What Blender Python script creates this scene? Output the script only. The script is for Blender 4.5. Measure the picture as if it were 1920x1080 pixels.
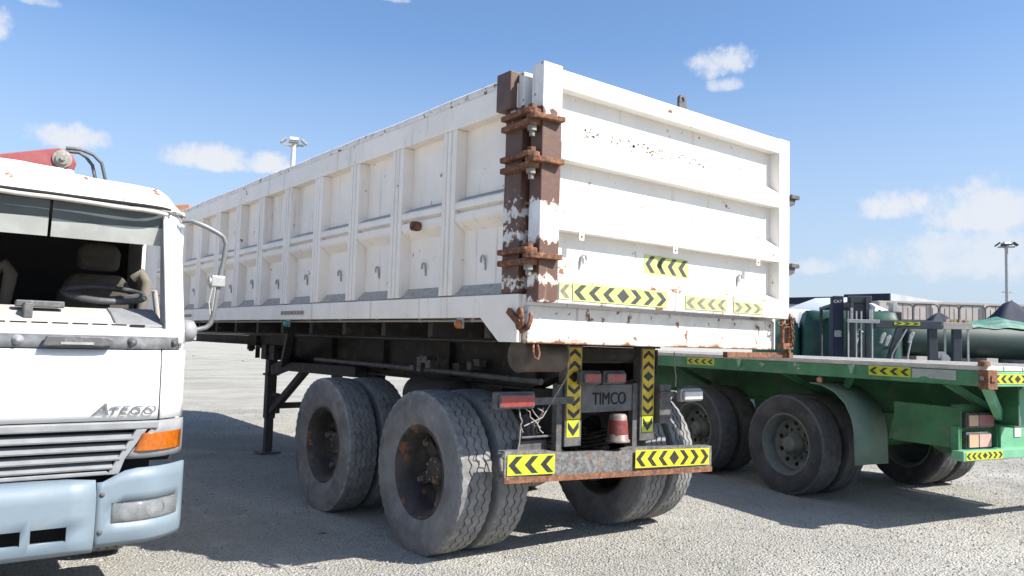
import bpy, bmesh, math, random
import numpy as np
from mathutils import Vector, Matrix, noise as mnoise
R = math.radians
random.seed(7)
for o in list(bpy.data.objects):
    bpy.data.objects.remove(o)
S = bpy.context.scene
COL = S.collection

# ------------------------------------------------------------------ camera
cd = bpy.data.cameras.new('camera'); cam = bpy.data.objects.new('camera', cd); COL.objects.link(cam)
yaw, pit, rol = R(38.066), R(3.933), R(1.677)
f = Vector((math.sin(yaw)*math.cos(pit), math.cos(yaw)*math.cos(pit), math.sin(pit)))
r0 = Vector((math.cos(yaw), -math.sin(yaw), 0)); u0 = r0.cross(f)
r = r0*math.cos(rol)+u0*math.sin(rol); u = u0*math.cos(rol)-r0*math.sin(rol)
m = Matrix((r, u, -f)).transposed().to_4x4(); m.translation = (-2.7118, -3.2693, 1.4258)
cam.matrix_world = m
cd.sensor_width = 36; cd.lens = 36*1447.5/1920; cd.clip_start = .05; cd.clip_end = 3000
S.camera = cam

# ------------------------------------------------------------------ sun, sky, exposure
sun_to = Vector((.54, -.90, 1)).normalized()
sl = bpy.data.lights.new('sun', 'SUN'); sun = bpy.data.objects.new('sun', sl); COL.objects.link(sun)
sl.energy = 4.2; sl.angle = R(.53); sl.color = (1, .955, .89)
sun.rotation_euler = sun_to.to_track_quat('Z', 'Y').to_euler(); sun.location = (6, -10, 20)
S.view_settings.view_transform = 'Standard'; S.view_settings.look = 'None'
S.view_settings.exposure = 1.15; S.view_settings.gamma = 1
W = bpy.data.worlds.new('World'); S.world = W; W.use_nodes = True
nt = W.node_tree; nt.nodes.clear()
def N(t, ty, **k):
    n = t.nodes.new(ty)
    for a, b in k.items():
        setattr(n, a, b)
    return n
def lk(t, a, b): t.links.new(a, b)
def math_(t, op, a, b=None, c=None, clamp=False):
    n = N(t, 'ShaderNodeMath', operation=op); n.use_clamp = clamp
    for i, v in enumerate((a, b, c)):
        if v is None: continue
        if isinstance(v, (int, float)): n.inputs[i].default_value = v
        else: lk(t, v, n.inputs[i])
    return n.outputs[0]
def vmath(t, op, a, b=None):
    n = N(t, 'ShaderNodeVectorMath', operation=op)
    for i, v in enumerate((a, b)):
        if v is None: continue
        if isinstance(v, (tuple, list, Vector)): n.inputs[i].default_value = v
        else: lk(t, v, n.inputs[i])
    return n.outputs['Value'] if op == 'DOT_PRODUCT' else n.outputs[0]
def mixc(t, fac, a, b, mode='MIX'):
    n = N(t, 'ShaderNodeMix', data_type='RGBA', blend_type=mode)
    for s, v in ((0, fac), (6, a), (7, b)):
        if isinstance(v, (int, float)): n.inputs[s].default_value = v
        elif isinstance(v, (tuple, list)): n.inputs[s].default_value = (*v[:3], 1)
        else: lk(t, v, n.inputs[s])
    return n.outputs[2]
def maprange(t, v, a, b, c=0, d=1, smooth=True):
    n = N(t, 'ShaderNodeMapRange'); n.interpolation_type = 'SMOOTHSTEP' if smooth else 'LINEAR'
    lk(t, v, n.inputs[0])
    for i, q in zip((1, 2, 3, 4), (a, b, c, d)): n.inputs[i].default_value = q
    return n.outputs[0]
def noise(t, vec, scale, detail=4, rough=.55, dist=0):
    n = N(t, 'ShaderNodeTexNoise'); n.inputs['Scale'].default_value = scale
    n.inputs['Detail'].default_value = detail; n.inputs['Roughness'].default_value = rough
    n.inputs['Distortion'].default_value = dist
    lk(t, vec, n.inputs['Vector']); return n.outputs['Fac']
sky = N(nt, 'ShaderNodeTexSky', sky_type='NISHITA', sun_disc=False)
sky.sun_elevation = math.asin(sun_to.z); sky.sun_rotation = math.atan2(sun_to.x, sun_to.y)
sky.altitude = 30; sky.air_density = 1.0; sky.dust_density = 1.2; sky.ozone_density = 1.6
tc = N(nt, 'ShaderNodeTexCoord'); dirv = tc.outputs['Generated']
nz = noise(nt, dirv, 34, 7, .62); nz2 = noise(nt, dirv, 11, 4, .5)
nz3 = noise(nt, dirv, 95, 5, .65)
wob = math_(nt, 'ADD', math_(nt, 'MULTIPLY', math_(nt, 'SUBTRACT', nz3, .5), 1.2), math_(nt, 'ADD', math_(nt, 'MULTIPLY', math_(nt, 'SUBTRACT', nz, .5), 2.6), math_(nt, 'MULTIPLY', math_(nt, 'SUBTRACT', nz2, .5), 1.3)))
# cumulus puffs: azimuth, elevation, half width, half height (degrees), density
PUFF = [(7.4,12.0,2.6,1.15,1), (16.3,11.8,3.2,1.2,1), (20.2,11.9,1.7,1.1,1), (52.6,19.7,1.9,1.5,.9), (54.0,19.9,1.5,1.2,.9), (53.4,18.4,1.3,.7,.75),
        (64.7,9.5,2.3,1.4,1), (70.1,8.9,5.0,2.2,.95), (68.6,6.0,7.0,2.4,.75), (59.3,5.6,1.8,.8,.7), (2.4,18.1,1.6,1.8,.9),
        (28.6,23.9,1.3,.4,.6), (5.1,20.0,1.7,.5,.6)]
rr = random.Random(3)
for k in range(16):
    PUFF.append((rr.uniform(85, 345), rr.uniform(6, 34), rr.uniform(1.5, 5), rr.uniform(.8, 2), rr.uniform(.6, 1)))
cl = None
for az, el, hw, hh, den in PUFF:
    a, e = R(az), R(el)
    d0 = Vector((math.sin(a)*math.cos(e), math.cos(a)*math.cos(e), math.sin(e)))
    rx = Vector((math.cos(a), -math.sin(a), 0)); ux = rx.cross(d0)
    px = vmath(nt, 'DOT_PRODUCT', dirv, rx/math.tan(R(hw)))
    py = vmath(nt, 'DOT_PRODUCT', dirv, ux/math.tan(R(hh)))
    py = math_(nt, 'MAXIMUM', py, math_(nt, 'MULTIPLY', py, -1.7))          # flatter base
    dd = math_(nt, 'ADD', math_(nt, 'MULTIPLY', px, px), math_(nt, 'MULTIPLY', py, py))
    v = math_(nt, 'SUBTRACT', 1.0, dd)
    v = math_(nt, 'ADD', v, wob)
    v = maprange(nt, v, -.15, 1.05, 0, den)
    front = math_(nt, 'GREATER_THAN', vmath(nt, 'DOT_PRODUCT', dirv, d0), .5)
    v = math_(nt, 'MULTIPLY', v, front)
    cl = v if cl is None else math_(nt, 'MAXIMUM', cl, v)
sepd = N(nt, 'ShaderNodeSeparateXYZ'); lk(nt, dirv, sepd.inputs[0])
hz = maprange(nt, sepd.outputs[2], 0.0, .36, .88, 0.0, False)                # pale dusty air low over the horizon, all round
tint = mixc(nt, 1.0, sky.outputs[0], (.80, .95, 1.10), 'MULTIPLY')
skyc = mixc(nt, hz, tint, (3.15, 3.65, 4.45))
skyc = mixc(nt, cl, skyc, (4.35, 4.55, 4.95))
bg = N(nt, 'ShaderNodeBackground'); bg.inputs[1].default_value = .085
lk(nt, skyc, bg.inputs[0])
wo = N(nt, 'ShaderNodeOutputWorld'); lk(nt, bg.outputs[0], wo.inputs[0])
W.cycles.sampling_method = 'MANUAL'; W.cycles.sample_map_resolution = 512

# ------------------------------------------------------------------ materials
MATS = {}
def mat(name, col, rough=.6, metal=0, var=.12, vscale=6, dirt=None, rust=None, streak=None, bump=0, bscale=60, band=None, spec=.5, coat=0, fine=None):
    """col base; dirt=(colour, threshold, scale, amount); rust=(threshold, scale); streak=(colour, threshold, scale, amount) vertical runs;
    band = list of (axis, lo, hi, colour, noise amplitude, noise scale) painted zones with ragged edges; fine=(colour, threshold, scale)"""
    m = bpy.data.materials.new(name); m.use_nodes = True; t = m.node_tree
    b = t.nodes['Principled BSDF']
    tcn = N(t, 'ShaderNodeTexCoord'); oi = N(t, 'ShaderNodeObjectInfo')
    off = N(t, 'ShaderNodeVectorMath', operation='SCALE'); off.inputs[0].default_value = (31.7, 17.3, 23.9); lk(t, oi.outputs['Random'], off.inputs['Scale'])
    raw = tcn.outputs['Object']
    vec = vmath(t, 'ADD', raw, off.outputs[0])
    n1 = noise(t, vec, vscale, 6, .6)
    c = mixc(t, maprange(t, n1, .3, .7), tuple(x*(1-var) for x in col), tuple(min(1, x*(1+var)) for x in col))
    rgh = None
    if band:
        sx = N(t, 'ShaderNodeSeparateXYZ'); lk(t, raw, sx.inputs[0])
        for ax, lo, hi, bc, amp, sc in band:
            nn = noise(t, raw, sc, 7, .66)
            q = math_(t, 'ADD', sx.outputs[ax], math_(t, 'MULTIPLY', math_(t, 'SUBTRACT', nn, .5), amp))
            fr_ = math_(t, 'MULTIPLY', math_(t, 'GREATER_THAN', q, lo-.012), math_(t, 'LESS_THAN', q, hi+.012))
            c = mixc(t, math_(t, 'MULTIPLY', fr_, .75), c, (.36, .22, .13))
            fac = math_(t, 'MULTIPLY', math_(t, 'GREATER_THAN', q, lo), math_(t, 'LESS_THAN', q, hi))
            nb = noise(t, raw, 22, 4, .6)
            c = mixc(t, fac, c, mixc(t, nb, tuple(x*.75 for x in bc), tuple(x*1.3 for x in bc)))
    if dirt:
        dc, th, sc, am = dirt
        nd = noise(t, vec, sc, 7, .65, .4)
        c = mixc(t, maprange(t, nd, th, th+.16, 0, am), c, dc)
    if streak:
        dc, th, sc, am = streak
        mp = N(t, 'ShaderNodeMapping'); mp.inputs['Scale'].default_value = (1, 1, .07); lk(t, vec, mp.inputs[0])
        ns = noise(t, mp.outputs[0], sc, 5, .6)
        c = mixc(t, maprange(t, ns, th, th+.14, 0, am), c, dc)
    if fine:
        dc, th, sc = fine
        nf = noise(t, vec, sc, 3, .6)
        c = mixc(t, maprange(t, nf, th, th+.05), c, dc)
    if rust:
        th, sc = rust
        nr = noise(t, vec, sc, 8, .68)
        fr = maprange(t, nr, th, th+.035)
        nv = noise(t, vec, 40, 4, .6)
        c = mixc(t, fr, c, mixc(t, nv, (.10, .042, .022), (.30, .13, .055)))
        rgh = math_(t, 'ADD', math_(t, 'MULTIPLY', fr, .85-rough), rough)
    lk(t, c, b.inputs['Base Color'])
    b.inputs['Roughness'].default_value = rough
    if rgh is not None: lk(t, rgh, b.inputs['Roughness'])
    b.inputs['Metallic'].default_value = metal
    b.inputs['Specular IOR Level'].default_value = spec
    if coat: b.inputs['Coat Weight'].default_value = coat; b.inputs['Coat Roughness'].default_value = .12
    if bump:
        bn = N(t, 'ShaderNodeBump'); bn.inputs['Strength'].default_value = bump; bn.inputs['Distance'].default_value = .01
        lk(t, noise(t, vec, bscale, 5, .6), bn.inputs['Height']); lk(t, bn.outputs[0], b.inputs['Normal'])
    MATS[name] = m
    return m
BROWN = (.105, .052, .035); RUST = (.19, .078, .035)
white = mat('white_paint', (.88, .80, .705), .5, var=.05, vscale=3, dirt=((.58, .50, .40), .60, 5, .5), streak=((.50, .42, .32), .58, 14, .5), rust=(.655, 9), bump=.35, bscale=3.5)
whiteb = mat('white_paint_bright', (.72, .69, .64), .5, var=.04, vscale=3, dirt=((.50, .42, .32), .62, 5, .4), streak=((.44, .34, .24), .60, 16, .4), rust=(.64, 11), bump=.3, bscale=3.5)
wpost = mat('white_paint_over_brown', (.68, .66, .62), .55, dirt=((.42, .30, .22), .6, 12, .6), band=[(2, 2.21, 2.76, BROWN, .45, 11), (2, 2.06, 2.13, BROWN, .40, 20), (2, 1.79, 2.0, BROWN, .25, 14), (2, 1.58, 1.74, BROWN, .50, 14)], rust=(.605, 20), streak=((.34, .20, .12), .57, 22, .6), bump=.25, bscale=30)
wsill = mat('white_paint_rusting_edge', (.64, .61, .56), .5, dirt=((.50, .38, .26), .60, 7, .5), streak=((.24, .11, .05), .545, 15, .75), band=[(2, 1.3, 1.418, RUST, .15, 5)], rust=(.59, 14), bump=.12, bscale=14)
lipm = mat('scuffed_white_lip', (.80, .73, .65), .6, var=.1, vscale=12, dirt=((.30, .25, .2), .56, 16, .7), rust=(.585, 16), bump=.3, bscale=30)
dustl = mat('dust_on_white', (.43, .385, .33), .9, var=.2, vscale=30, fine=((.13, .11, .09), .66, 60))
rustm = mat('rusted_steel', (.17, .072, .036), .85, var=.4, vscale=30, dirt=((.06, .035, .025), .5, 18, .7), fine=((.30, .13, .06), .58, 26), bump=.5, bscale=70)
brown = mat('brown_primer', BROWN, .5, var=.2, vscale=14, dirt=((.2, .09, .05), .62, 20, .6))
chas = mat('dusty_black_chassis', (.030, .026, .023), .75, var=.3, vscale=5, dirt=((.10, .078, .058), .52, 6, .65), rust=(.72, 12), bump=.2, bscale=40)
chasb = mat('worn_grey_steel', (.085, .082, .08), .6, var=.35, vscale=20, dirt=((.16, .09, .055), .56, 14, .7), rust=(.64, 18), bump=.3, bscale=60)
rubber = mat('tyre_rubber', (.165, .162, .163), .9, var=.25, vscale=4, dirt=((.26, .25, .235), .50, 9, .55), bump=.15, bscale=120, spec=.3)
tread = mat('dusty_tread', (.20, .195, .188), .9, var=.22, vscale=14, dirt=((.30, .29, .275), .48, 18, .65), bump=.3, bscale=110, spec=.2)
rimm = mat('rusty_wheel_rim', (.050, .042, .038), .7, var=.35, vscale=9, dirt=((.10, .085, .072), .52, 8, .6), rust=(.60, 6), bump=.2, bscale=50)
rimd = mat('dusty_hub', (.10, .115, .10), .65, var=.25, vscale=12, dirt=((.18, .17, .15), .5, 9, .6))
rimg = mat('grey_green_wheel_rim', (.115, .13, .125), .6, var=.2, vscale=9, dirt=((.10, .10, .09), .5, 9, .6), bump=.15, bscale=50)
bolt = mat('pale_bolt_steel', (.24, .22, .19), .5, .4, var=.25, vscale=60, rust=(.62, 40))
yellow = mat('yellow_reflective', (.50, .43, .022), .35, var=.12, vscale=18, dirt=((.55, .38, .05), .62, 14, .5))
yellowg = mat('lime_reflective', (.42, .47, .028), .35, var=.12, vscale=12, dirt=((.52, .38, .02), .54, 7, .9))
yellowp = mat('faded_reflective', (.40, .47, .20), .45, var=.12, vscale=15, dirt=((.52, .55, .38), .55, 9, .7))
yellowd = mat('dull_amber_reflective', (.60, .43, .028), .4, var=.15, vscale=18, dirt=((.30, .2, .04), .6, 14, .5))
blackp = mat('black_print', (.022, .022, .024), .5, var=.3, vscale=30, dirt=((.12, .11, .1), .62, 22, .5))
fadedp = mat('faded_print', (.20, .17, .13), .7, var=.3, vscale=40)
redl = mat('red_lens', (.27, .034, .03), .3, var=.25, vscale=30, dirt=((.20, .10, .09), .5, 14, .6), coat=.4)
orangel = mat('orange_lens', (.37, .095, .006), .25, var=.2, vscale=40, dirt=((.38, .13, .03), .58, 20, .4), coat=.5)
clearl = mat('clear_lens', (.62, .63, .60), .18, var=.15, vscale=20, coat=.6)
greenl = mat('green_lens', (.02, .22, .2), .3, coat=.3)
greyst = mat('grey_galvanised', (.36, .36, .35), .45, .3, var=.15, vscale=20, dirt=((.22, .2, .18), .6, 15, .5))
cable = mat('pale_cable', (.30, .27, .24), .7, var=.2, vscale=50)
green = mat('dusty_green_paint', (.045, .175, .082), .65, var=.2, vscale=5, dirt=((.14, .20, .15), .50, 6, .6), rust=(.66, 15), streak=((.10, .10, .07), .64, 14, .5), bump=.1, bscale=30)
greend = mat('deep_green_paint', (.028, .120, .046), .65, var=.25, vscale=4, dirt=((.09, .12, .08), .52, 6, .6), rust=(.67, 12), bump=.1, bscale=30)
greenl2 = mat('dusty_pale_green', (.135, .215, .175), .8, var=.12, vscale=5, dirt=((.2, .24, .21), .5, 4, .5))
wood = mat('bleached_deck_edge', (.47, .445, .405), .8, var=.15, vscale=9, dirt=((.30, .25, .2), .6, 14, .6), bump=.3, bscale=50)
twhite = mat('white_cab_paint', (.80, .80, .785), .35, var=.02, vscale=3, coat=.3)
twhiteo = mat('chipped_white_cab_paint', (.72, .71, .69), .45, var=.03, vscale=3, dirt=((.52, .42, .30), .62, 8, .5), rust=(.60, 10), bump=.2, bscale=10)
tgrey = mat('grey_cab_plastic', (.225, .23, .238), .6, var=.12, vscale=12, dirt=((.26, .26, .255), .5, 7, .5), bump=.1, bscale=200)
tgreyd = mat('weathered_dark_plastic', (.10, .105, .11), .65, var=.25, vscale=20, dirt=((.26, .26, .26), .52, 9, .6))
tblue = mat('pale_blue_bumper', (.165, .212, .25), .5, var=.05, vscale=5, dirt=((.22, .24, .25), .56, 5, .5), fine=((.08, .08, .08), .76, 45))
inter = mat('dark_cab_lining', (.035, .035, .037), .85)  # lining kept very dark: shade inside the cab is put into the colour
seatm = mat('seat_fabric', (.075, .066, .055), .95, var=.15, vscale=20, bump=.2, bscale=120)
dash = mat('dusty_dashboard', (.42, .395, .355), .85, var=.08, vscale=9, dirt=((.36, .34, .31), .55, 8, .6))
visd = mat('grey_visor', (.085, .10, .104), .75); visl = mat('pale_visor', (.33, .34, .315), .75)
steer = mat('steering_rubber', (.085, .085, .088), .55, dirt=((.2, .19, .18), .5, 20, .6))
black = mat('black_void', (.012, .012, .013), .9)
red = mat('faded_red_crane', (.235, .048, .05), .5, var=.15, vscale=5, dirt=((.27, .12, .11), .55, 6, .5))
badge = mat('badge_silver', (.15, .15, .16), .4, .2)
navy = mat('navy_steel', (.014, .020, .042), .8, var=.2, vscale=4)
cream = mat('pale_cladding', (.40, .40, .39), .7, var=.06, vscale=2)
silver = mat('silver_fascia', (.42, .43, .45), .4, .3, var=.1, vscale=1)
beige = mat('beige_wall', (.42, .375, .34), .85, var=.1, vscale=1.5, streak=((.25, .22, .2), .6, 3, .5))
tarp = mat('dark_green_tarpaulin', (.007, .056, .040), .55, var=.25, vscale=3, bump=.3, bscale=8)
tarpl = mat('pale_green_tarpaulin', (.055, .165, .122), .6, var=.25, vscale=3, dirt=((.11, .21, .17), .5, 4, .6), bump=.4, bscale=7)
tankm = mat('dark_green_tank', (.007, .026, .023), .6, var=.25, vscale=2, dirt=((.022, .036, .03), .55, 3, .6))
darkst = mat('dark_slate_steel', (.040, .046, .055), .6, var=.2, vscale=6)
drumm = mat('pale_drum_paint', (.52, .55, .60), .5, var=.06, vscale=2, dirt=((.4, .38, .35), .58, 3, .5))
orange = mat('orange_crane_paint', (.36, .175, .09), .6, var=.1, vscale=4, dirt=((.36, .25, .18), .55, 4, .5))
stonem = mat('stone', (.30, .27, .235), .9, var=.3, vscale=20, bump=.5, bscale=60)
card = mat('pinkish_card', (.56, .40, .30), .9)

def ground_mat():
    m = bpy.data.materials.new('gravel_yard'); m.use_nodes = True; t = m.node_tree; b = t.nodes['Principled BSDF']
    g = N(t, 'ShaderNodeNewGeometry'); p = g.outputs['Position']
    n1 = noise(t, p, .35, 5, .6); n2 = noise(t, p, 3.2, 6, .65); n3 = noise(t, p, 45, 5, .7)
    mp = N(t, 'ShaderNodeMapping'); mp.inputs['Rotation'].default_value = (0, 0, R(24)); mp.inputs['Scale'].default_value = (.45, 1.0, 1); lk(t, p, mp.inputs[0])
    n4 = noise(t, mp.outputs[0], .8, 5, .6)
    vo = N(t, 'ShaderNodeTexVoronoi'); vo.inputs['Scale'].default_value = 62; lk(t, p, vo.inputs['Vector'])
    vo2 = N(t, 'ShaderNodeTexVoronoi'); vo2.inputs['Scale'].default_value = 27; vo2.inputs['Randomness'].default_value = 1; lk(t, p, vo2.inputs['Vector'])
    c = mixc(t, maprange(t, n1, .3, .7), (.278, .268, .245), (.37, .357, .328))
    c = mixc(t, maprange(t, n4, .42, .62, 0, .7), c, (.435, .418, .385))
    c = mixc(t, maprange(t, n2, .52, .72, 0, .5), c, (.235, .228, .218))
    c = mixc(t, maprange(t, n3, .35, .7, 0, .55), c, (.36, .35, .33))
    hs = N(t, 'ShaderNodeHueSaturation'); hs.inputs['Saturation'].default_value = .12; hs.inputs['Value'].default_value = .62; lk(t, vo.outputs['Color'], hs.inputs['Color'])
    c = mixc(t, .30, c, hs.outputs[0], 'OVERLAY')
    c = mixc(t, maprange(t, vo2.outputs['Distance'], .0, .22, .35, 0), c, (.16, .155, .15))
    n5 = noise(t, p, .9, 6, .7)
    c = mixc(t, maprange(t, n5, .60, .72, 0, .4), c, (.20, .195, .188))
    n6 = noise(t, p, 1.7, 5, .6)
    c = mixc(t, maprange(t, n6, .56, .68, 0, .5), c, (.43, .412, .385))
    wn = math_(t, 'MULTIPLY', math_(t, 'SUBTRACT', noise(t, p, .22, 3, .5), .5), 1.6)
    for ang_, off_, tone, am in ((12, -1.45, (.45, .435, .40), .6), (12, .35, (.45, .435, .40), .55), (-35, 4.1, (.22, .215, .205), .5), (-35, 5.9, (.22, .215, .205), .45), (52, 5.2, (.46, .44, .405), .6), (52, 7.0, (.46, .44, .405), .6), (75, -2.3, (.23, .225, .21), .45), (75, -.4, (.23, .225, .21), .4)):
        a_ = R(ang_); dd_ = vmath(t, 'DOT_PRODUCT', p, (math.cos(a_), math.sin(a_), 0))
        dd_ = math_(t, 'ABSOLUTE', math_(t, 'ADD', math_(t, 'SUBTRACT', dd_, off_), wn))
        c = mixc(t, math_(t, 'MULTIPLY', maprange(t, dd_, .10, .24, am, 0), maprange(t, n2, .35, .6)), c, tone)
    c = mixc(t, 1.0, c, (1.09, 1.085, 1.04), 'MULTIPLY')
    lk(t, c, b.inputs['Base Color']); b.inputs['Roughness'].default_value = .95; b.inputs['Specular IOR Level'].default_value = .15
    h = math_(t, 'ADD', math_(t, 'MULTIPLY', n3, .8), math_(t, 'ADD', math_(t, 'MULTIPLY', vo.outputs['Distance'], .9), math_(t, 'MULTIPLY', n2, 1.2)))
    bn = N(t, 'ShaderNodeBump'); bn.inputs['Strength'].default_value = .8; bn.inputs['Distance'].default_value = .024
    lk(t, h, bn.inputs['Height']); lk(t, bn.outputs[0], b.inputs['Normal'])
    return m

# ------------------------------------------------------------------ mesh builder
class MB:
    def __init__(s): s.v = []; s.f = []; s.mi = []; s.sm = []
    def add(s, vs, fs, mi=0, sm=False):
        o = len(s.v); s.v += [tuple(p) for p in vs]
        for q in fs: s.f.append([i+o for i in q]); s.mi.append(mi); s.sm.append(sm)
        return s
    def box(s, x0, x1, y0, y1, z0, z1, mi=0):
        x0, x1 = min(x0, x1), max(x0, x1); y0, y1 = min(y0, y1), max(y0, y1); z0, z1 = min(z0, z1), max(z0, z1)
        return s.add([(x, y, z) for z in (z0, z1) for y in (y0, y1) for x in (x0, x1)],
                     [(0, 2, 3, 1), (4, 5, 7, 6), (0, 1, 5, 4), (2, 6, 7, 3), (0, 4, 6, 2), (1, 3, 7, 5)], mi)
    def obox(s, a, b, w, h, up=(0, 0, 1), mi=0):          # bar from a to b
        a, b = Vector(a), Vector(b); d = (b-a).normalized(); up = Vector(up)
        sd = d.cross(up)
        if sd.length < 1e-4: sd = d.cross(Vector((1, 0, 0)))
        sd.normalize(); up = sd.cross(d)
        P = [q+sd*i*w/2+up*j*h/2 for q in (a, b) for j in (-1, 1) for i in (-1, 1)]
        return s.add(P, [(0, 1, 3, 2), (4, 6, 7, 5), (0, 4, 5, 1), (2, 3, 7, 6), (0, 2, 6, 4), (1, 5, 7, 3)], mi)
    def prism(s, poly, axis, a, b, mi=0, sm=False):         # poly in the two other axes, in order (x,y,z minus axis)
        def P(q, t):
            l = list(q); l.insert(axis, t); return tuple(l)
        n = len(poly); vs = [P(q, a) for q in poly]+[P(q, b) for q in poly]
        fs = [tuple(range(n)), tuple(range(2*n-1, n-1, -1))]
        s.add(vs, fs, mi); o = len(s.v)-2*n
        for i in range(n):
            j = (i+1) % n; s.f.append([o+i, o+n+i, o+n+j, o+j]); s.mi.append(mi); s.sm.append(sm)
        return s
    def tube(s, pts, r, n=8, mi=0, cap=True, closed=False):
        pts = [Vector(p) for p in pts]; k = len(pts); rs = r if isinstance(r, (list, tuple)) else [r]*k
        up = None; rings = []
        for i, p in enumerate(pts):
            if closed: d = pts[(i+1) % k]-pts[i-1]
            else: d = pts[min(i+1, k-1)]-pts[max(i-1, 0)]
            d.normalize()
            if up is None: up = d.orthogonal().normalized()
            up = (up-d*up.dot(d)).normalized(); sd = d.cross(up)
            rings.append([p+(up*math.cos(2*math.pi*j/n)+sd*math.sin(2*math.pi*j/n))*rs[i] for j in range(n)])
        vs = [q for rg in rings for q in rg]; fs = []
        for i in range(k if closed else k-1):
            for j in range(n):
                a, b = i*n+j, i*n+(j+1) % n; i2 = (i+1) % k
                fs.append((a, b, i2*n+(j+1) % n, i2*n+j))
        s.add(vs, fs, mi, True)
        if cap and not closed: s.add(rings[0], [tuple(range(n-1, -1, -1))], mi); s.add(rings[-1], [tuple(range(n))], mi)
        return s
    def lathe(s, prof, axis, n=48, c=(0, 0, 0), mi=0, sm=True, cap=False, jit=None):   # prof: (along, radius)
        vs = []; 
        e1, e2 = [(1, 2), (2, 0), (0, 1)][axis]
        for j in range(n):
            a = 2*math.pi*j/n
            for i, (t, q) in enumerate(prof):
                p = [0, 0, 0]; p[axis] = t; p[e1] = q*math.cos(a); p[e2] = q*math.sin(a)
                if jit: p[axis] += jit[i]*(1 if j % 2 else -1)
                vs.append(tuple(p[k]+c[k] for k in range(3)))
        m = len(prof); fs = [(j*m+i, j*m+i+1, ((j+1) % n)*m+i+1, ((j+1) % n)*m+i) for j in range(n) for i in range(m-1)]
        s.add(vs, fs, mi, sm)
        if cap:
            s.add([vs[j*m] for j in range(n)], [tuple(range(n))], mi); s.add([vs[j*m+m-1] for j in range(n)], [tuple(range(n-1, -1, -1))], mi)
        return s
    def cyl(s, a, b, r, n=20, mi=0):
        return s.tube([a, b], r, n, mi)
    def grid(s, xs, ys, fn, skip=None, mi=0, sm=True):
        vs = [fn(x, y) for y in ys for x in xs]; nx = len(xs); fs = []
        for j in range(len(ys)-1):
            for i in range(nx-1):
                if skip and skip((xs[i]+xs[i+1])/2, (ys[j]+ys[j+1])/2): continue
                fs.append((j*nx+i, j*nx+i+1, (j+1)*nx+i+1, (j+1)*nx+i))
        return s.add(vs, fs, mi, sm)
    def mesh(s, name, mats, bevel=0, solid=0, seg=2):
        me = bpy.data.meshes.new(name); me.from_pydata(s.v, [], s.f)
        for mm in (mats if isinstance(mats, (list, tuple)) else [mats]): me.materials.append(mm)
        me.polygons.foreach_set('material_index', s.mi); me.polygons.foreach_set('use_smooth', s.sm)
        bm = bmesh.new(); bm.from_mesh(me)
        if solid: 
            bmesh.ops.recalc_face_normals(bm, faces=bm.faces); bmesh.ops.solidify(bm, geom=bm.faces[:], thickness=solid)
        bmesh.ops.recalc_face_normals(bm, faces=bm.faces)
        if bevel:
            es = [e for e in bm.edges if len(e.link_faces) == 2 and e.calc_face_angle(0) > R(35)]
            bmesh.ops.bevel(bm, geom=es, offset=bevel, segments=seg, affect='EDGES', profile=.5, clamp_overlap=True)
        bm.to_mesh(me); bm.free()
        return me
    def build(s, name, mats, parent=None, loc=(0, 0, 0), rz=0, bevel=0, solid=0, seg=2):
        return obj(name, s.mesh(name, mats, bevel, solid, seg), parent, loc, rz)
def obj(name, me, parent=None, loc=(0, 0, 0), rz=0):
    o = bpy.data.objects.new(name, me); COL.objects.link(o); o.parent = parent; o.location = loc; o.rotation_euler = (0, 0, rz)
    return o
def thing(name, label, cat, loc=(0, 0, 0), rz=0, group=None):
    o = bpy.data.objects.new(name, None); COL.objects.link(o); o.location = loc; o.rotation_euler = (0, 0, rz); o.empty_display_size = .2
    tag(o, label, cat, group); return o
def tag(o, label, cat, group=None):
    o['label'] = label; o['category'] = cat
    if group: o['group'] = group
    return o
def text_mesh(txt, size, shear=0, ext=.004, big_first=0):
    cu = bpy.data.curves.new('lettering', 'FONT'); cu.body = txt; cu.size = size; cu.shear = shear; cu.extrude = ext; cu.space_character = 1.08 if shear else 1.0
    o = bpy.data.objects.new('lettering', cu); COL.objects.link(o)
    if big_first:
        for i, ch in enumerate(cu.body_format):
            if i: ch.use_small_caps = True
        cu.small_caps_scale = big_first; cu.body = txt[0]+txt[1:].lower()
        for i, ch in enumerate(cu.body_format):
            if i: ch.use_small_caps = True
    dg = bpy.context.evaluated_depsgraph_get(); me = bpy.data.meshes.new_from_object(o.evaluated_get(dg))
    bpy.data.objects.remove(o); return me
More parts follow.
